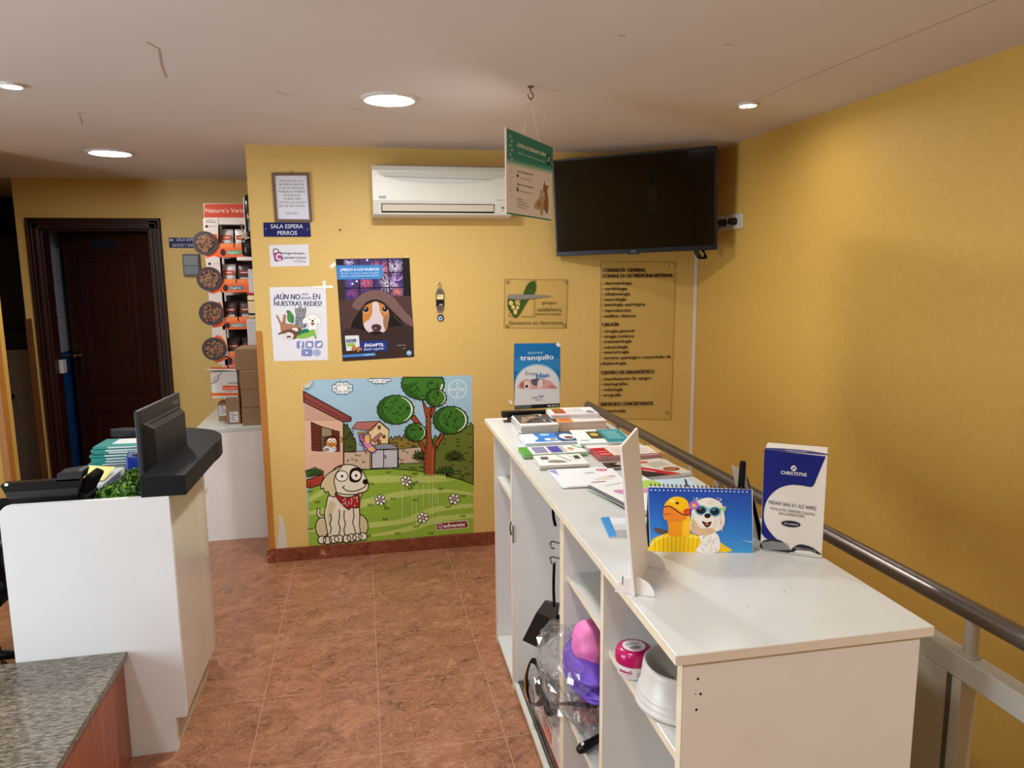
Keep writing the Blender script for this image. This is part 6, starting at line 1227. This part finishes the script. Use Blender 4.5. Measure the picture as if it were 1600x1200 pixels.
# white board stand
bs = thing('white_display_board', 'upright white board on half-round feet seen nearly edge-on', 'display board', (.578, 1.442, ZT))
A_, B_ = Vector((.530, 1.361, ZT+.001)), Vector((.627, 1.523, ZT+.001)); dB = (B_-A_).normalized(); nB = Vector((dB[1], -dB[0], 0)); lean = Vector((-.029, .011, .318))
WB = M('#E2DCD8', .45, key='board_white')
b = MB(); q = [A_, B_, B_+lean, A_+lean]; b.add([tuple(p+nB*.0025) for p in q]+[tuple(p-nB*.0025) for p in q], [(0, 1, 2, 3), (7, 6, 5, 4), (0, 4, 5, 1), (1, 5, 6, 2), (2, 6, 7, 3), (3, 7, 4, 0)], WB); b.build('board', bs)
for c_ in (A_+dB*.012, A_+dB*.165):
    b = MB(); pts = [(.042*math.cos(R(t)), .038*math.sin(R(t))) for t in range(0, 181, 12)]
    b.prism(pts, -.0015, .0015, WB, f=lambda x, y, h: tuple(c_+nB*x+dB*h+Vector((0, 0, y)))); b.prism([(-.0262, .018), (-.0248, .018), (-.0248, .036), (-.0262, .035)], -.002, .002, BLACKM, f=lambda x, y, h: tuple(c_+nB*x+dB*h+Vector((0, 0, y)))); b.build('foot', bs)
# calendar
ca = thing('desk_calendar', 'spiral desk calendar with a white dog in sunglasses and yellow rubber ring', 'calendar', (.777, 1.57, ZT))
CB0 = np.array([.659, 1.588, ZT+.002]); U_ = np.array([.236, -.062, 0]); U_ /= np.linalg.norm(U_); N0 = np.array([U_[1], -U_[0], 0]); al = R(10)
N_ = N0*math.cos(al)+np.array([0, 0, 1])*math.sin(al); V_ = -N0*math.sin(al)+np.array([0, 0, 1])*math.cos(al)
cq = lambda u, v: pp(u, v, CB0, N_)
c4 = [cq(1016, 862), cq(1177, 864), cq(1176, 765), cq(1013, 759)]
b = MB(); b.add([tuple(p) for p in c4]+[tuple(p-N_*.006) for p in c4], [(0, 1, 2, 3), (7, 6, 5, 4), (0, 4, 5, 1), (1, 5, 6, 2), (2, 6, 7, 3), (3, 7, 4, 0)], P('#D8DCE0')); b.build('page_block', ca)
tb = [c4[3]-N_*.008, c4[2]-N_*.008]; bb = [np.array([tb[0][0], tb[0][1], 0])-N0*.02+np.array([0, 0, ZT+.001]), np.array([tb[1][0], tb[1][1], 0])-N0*.02+np.array([0, 0, ZT+.001])]
b = MB(); b.add([tuple(p) for p in (tb[0], tb[1], bb[1], bb[0])], [(0, 1, 2, 3)], P('#26282E')); b.add([tuple(p) for p in (bb[0], bb[1], c4[1]-N_*.007, c4[0]-N_*.007)], [(0, 1, 2, 3)], P('#26282E')); b.build('easel_back', ca, solid=.002)
b = MB()
for i in range(24):
    p = c4[3]+(c4[2]-c4[3])*((i+.6)/24.2); o_ = [tuple(p+V_*(.001+.0045*math.cos(R(t)))+N_*(-.004+.0052*math.sin(R(t)))) for t in range(0, 360, 36)]; b.tube(o_, .0009, BLACK, 5, True)
b.build('spiral_wire', ca)
a = Art(); a.px(920, 640, 4, CB0+N_*.0003, N_)
cols = ['#2446A0', '#2450AA', '#265CB6', '#2A6AC0', '#3078C8', '#3A86D0', '#4A94D6']
L0, L1, Rr0, Rr1 = (372, 486), (385, 885), (1018, 500), (1026, 897)
NG = 28
for i in range(NG):
    t0, t1 = i/NG, (i+1)/NG; f_ = i/(NG-1)*6; k_ = min(5, int(f_)); c_ = '#'+''.join('%02X' % round(int(cols[k_][1+2*j:3+2*j], 16)*(1-f_+k_)+int(cols[k_+1][1+2*j:3+2*j], 16)*(f_-k_)) for j in range(3)); m4 = lambda p, q, t: (p[0]+(q[0]-p[0])*t, p[1]+(q[1]-p[1])*t); a.poly([m4(L0, L1, t0), m4(Rr0, Rr1, t0), m4(Rr0, Rr1, t1), m4(L0, L1, t1)], c_, 1)
a.poly([(384, 862), (862, 868), (1026, 872), (1026, 897), (385, 885)], '#3E9AD8', 1.5)
for i in range(24): a.rect(386+i*26, 499+i*.5, 394+i*26, 506+i*.5, '#E6E8EE', 2)
a.poly([(950, 815), (1026, 822), (1026, 836)], '#8AB4DC', 2)
a.shape([(405, 745), (420, 735), (470, 748), (500, 765), (490, 778), (430, 775)], '#5A4A4C', L=2, sm=2)
a.poly(smooth([(384, 850), (400, 810), (450, 785), (500, 770), (560, 765), (640, 775), (720, 800), (800, 820), (850, 850), (862, 890), (385, 884)], 4), '#F0C81C', 2)
for i in range(11): a.line(smooth([(410+i*27, 800-6*math.sin(i*.3)), (414+i*26, 840), (412+i*26, 882)], 3, False), 4, '#C8961A', 3)
a.line(smooth([(390, 845), (450, 800), (550, 785), (680, 800)], 4, False), 7, '#F8E46A', 3)
a.poly(smooth([(490, 690), (480, 660), (495, 640), (580, 640), (625, 660), (632, 720), (622, 785), (505, 788), (498, 740)], 4), '#EE9A1E', 4); a.poly(smooth([(590, 670), (628, 660), (632, 720), (622, 785), (585, 785)], 4), '#F4BE24', 5)
a.poly(smooth([(466, 640), (475, 590), (510, 553), (555, 543), (600, 556), (625, 590), (628, 640), (612, 685), (560, 695), (500, 695), (470, 680)], 4), '#F2BC1A', 6); a.poly(smooth([(466, 630), (480, 600), (530, 608), (580, 640), (612, 662), (600, 690), (540, 697), (478, 688)], 4), '#E8862A', 7); a.poly(smooth([(590, 628), (626, 618), (630, 660), (600, 655)], 3), '#D8441E', 7.5)
a.line(smooth([(470, 608), (505, 604), (545, 630), (585, 655), (622, 658)], 4, False), 6, '#1E1612', 8); a.ell2(552, 584, 11, 7, '#1E1612', 8); a.line([(475, 655), (510, 650)], 5, '#B8441E', 8); a.ell2(520, 570, 18, 8, '#F8E07A', 7)
a.poly(smooth([(640, 655), (650, 600), (690, 565), (740, 550), (790, 560), (830, 590), (845, 650), (848, 700), (830, 745), (790, 765), (760, 780), (700, 785), (650, 770), (630, 730)], 4), '#E2DCD2', 8)
a.poly(smooth([(640, 700), (660, 690), (700, 740), (760, 740), (790, 760), (740, 785), (670, 780), (635, 745)], 4), '#D0B08C', 9)
a.poly(smooth([(690, 785), (760, 765), (800, 775), (820, 830), (800, 890), (670, 886), (700, 830)], 4), '#ECEAE6', 8.5)
for i in range(70):
    x, y = random.uniform(655, 835), random.uniform(555, 640); t = random.uniform(0, 6.28); a.line([(x, y), (x+14*math.cos(t), y+10*math.sin(t))], 3, random.choice(['#F2F0EA', '#C9C0B4', '#DDD6CC']), 9.5)
for i in range(60):
    x, y = random.uniform(700, 800), random.uniform(785, 880); a.line([(x, y), (x+random.uniform(-10, 10), y+14)], 3, random.choice(['#F6F4F0', '#D0CAC4', '#B8B4B0']), 9.5)
for i in range(34):
    x, y = random.choice([random.uniform(638, 662), random.uniform(818, 846)]), random.uniform(650, 750); a.line([(x, y), (x+random.uniform(-6, 6), y+18)], 3, random.choice(['#E8E2DA', '#B89878', '#CDBFAE']), 9.8)
a.line(smooth([(645, 615), (700, 610), (745, 622), (790, 618), (850, 620)], 4, False), 9, '#6AB4CC', 11); a.poly([(815, 612), (858, 606), (852, 632), (820, 630)], '#A8D06A', 11)
for ex, ey in ((700, 628), (786, 636)): a.ell2(ex, ey, 38, 31, '#5AA8C4', 12); a.ell2(ex, ey, 29, 23, '#1A222E', 13); a.line([(ex-14, ey-8), (ex+2, ey-14)], 5, '#8AA4B8', 14)
for k in range(6): t = R(60*k); a.ell2(656+20*math.cos(t), 598+16*math.sin(t), 15, 12, '#B06AB0', 13)
a.ell2(656, 598, 11, 10, '#E4C04A', 14)
a.poly(smooth([(705, 665), (740, 642), (775, 662), (790, 700), (770, 735), (720, 735), (695, 700)], 4), '#E6DED2', 12); a.ell2(740, 662, 20, 15, '#1E1818', 14); a.poly(smooth([(705, 695), (735, 705), (765, 698), (752, 728), (728, 732)], 3), '#2A1414', 13.5); a.ell2(736, 715, 13, 8, '#B85A5A', 14)
a.build('printed_photo', ca)
# brochure holder behind calendar
bh = thing('brochure_holder', 'clear acrylic holder with upright brochures between the calendar and tall box', 'brochure holder', (.915, 1.60, ZT))
h2 = lambda u, v, y: tuple(pp(u, v, (0, y, 0), (0, -1, 0)))
def slab(pts, y0, y1, m, name):
    q = [h2(u, v, y0) for u, v in pts]; n = len(q); b = MB(); d = np.array([-.004, y1-y0, 0]); b.add(q+[tuple(np.array(p)+d) for p in q], [tuple(range(n))[::-1], tuple(range(n, 2*n))]+[(i, (i+1) % n, (i+1) % n+n, i+n) for i in range(n)], m); return b.build(name, bh)
BRO = M('#8A7A68', .25, key='brochure_edge')
for i in range(5):
    o_ = i*3.2; slab([(1163.5+o_, 735+o_*3.2), (1166.2+o_, 738+o_*3.2), (1190+o_*.3, 852-o_), (1188+o_*.3, 861)], 1.60, 1.66, M(['#8A7A68', '#5A4E44', '#A8988A', '#4A443E', '#B8ACA0'][i], .3), 'brochure')
slab([(1159.5, 724), (1161, 720.5), (1164, 720.5), (1166, 724), (1163, 764), (1156.5, 764)], 1.60, 1.605, BLACKM, 'black_clip')
slab([(1140, 766), (1157, 728), (1160, 728), (1163, 800), (1185, 862), (1150, 862)], 1.62, 1.63, ACRYL, 'acrylic_back')
# wipes box
B0 = np.array([.919, 1.537, ZT+.001]); B1 = np.array([1.031, 1.458, ZT+.001]); UB = (B1-B0); wB = np.linalg.norm(UB); UB /= wB; NB = np.array([UB[1], -UB[0], 0]); 
if (CAM-B0) @ NB < 0: NB = -NB
hB = .247; dB_ = .085
wi = thing('wipes_box', 'tall white and navy cardboard box of disinfectant wipes', 'box', tuple((B0+B1)/2-NB*dB_/2))
K = np.array([0, 0, hB]); b = MB(); q = [B0, B1, B1-NB*dB_, B0-NB*dB_]
b.add([tuple(p) for p in q]+[tuple(p+K) for p in q], [(0, 3, 2, 1), (4, 5, 6, 7), (0, 1, 5, 4), (1, 2, 6, 5), (2, 3, 7, 6), (3, 0, 4, 7)], M('#DEDAD4', .45, key='box_white_card')); b.build('carton', wi, bevel=.0015)
a = Art(); a.px(920, 640, 4, B0+NB*.0004, NB); NVY = '#172274'; W4 = '#E4E2E0'
tl, tr, br_, bl_ = (1098, 250), (1482, 292), (1455, 932), (1076, 880)
a.poly([tl, tr]+smooth([(1420, 440), (1412, 462), (1392, 483), (1340, 476), (1270, 470), (1200, 486), (1150, 520), (1115, 565), (1097, 620), (1094, 680), (1110, 730), (1150, 785), (1200, 830), (1222, 850)], 5, False)+[(1180, 850), (1100, 800), (1078, 770)], NVY, 1)
a.poly(smooth([(1076, 830), (1110, 812), (1150, 808), (1200, 818), (1240, 850), (1262, 892), (1180, 885), (1076, 868)], 3), '#2A2C34', 2)
for i in range(34): x = 1080+i*5; a.line([(x, 822+abs(i-12)*.6), (x+14, 876)], 2.2, '#B8B8BC', 3)
a.poly(smooth([(1262, 890), (1290, 852), (1330, 842), (1390, 858), (1430, 885), (1450, 908), (1360, 900)], 3), '#2A2C34', 2); a.poly([(1275, 892), (1300, 878), (1380, 884), (1446, 908)], W4, 3)
for i in range(14): a.line([(1285+i*10, 856+i*1.6), (1300+i*9, 876+i*1.8)], 2, '#C0C0C4', 3)
a.text('CHRISTEYNS', 1200, 402, 1360, 21, W4, L=3, y1=418, bold=.012); a.ell2(1281, 366, 18, 17, W4, 3); a.line(smooth([(1270, 375), (1278, 362), (1284, 370), (1293, 356)], 3, False), 5, NVY, 4)
a.text('MIDA® SAN 311 KZ WIPES', 1123, 588, 1420, 22, '#2A2C50', L=3, y1=630); a.text('TOALLITAS DESINFECTANTES', 1130, 622, 1412, 15, '#55575E', L=3, y1=664); a.text('DE SUPERFICIES', 1188, 655, 1348, 15, '#55575E', L=3, y1=675)
a.ell2(1263, 714, 61, 20, '#1E2036', 3, 6); a.text('150 unidades', 1220, 716, 1308, 12, W4, L=4, y1=724); a.build('printed_front', wi)
a = Art(); a.aff(tuple(B0+K+np.array([0, 0, .0006])), tuple(UB*wB), tuple(-NB*dB_)); a.poly([(.0, .0), (1, 0), (1, .12), (.75, .30), (.5, .36), (.25, .34), (0, .25)], NVY, 1); a.text('CHRISTEYNS', .33, .08, .67, .12, W4, L=2); a.build('printed_lid', wi)
a = Art(); a.aff(tuple(B1+UB*.0006), tuple(-NB*dB_), tuple(K))
for i in range(5): a.line([(.3, .2+.14*i), (.7, .24+.14*i)], .02, '#8A8A92', 1)
a.build('printed_side', wi)
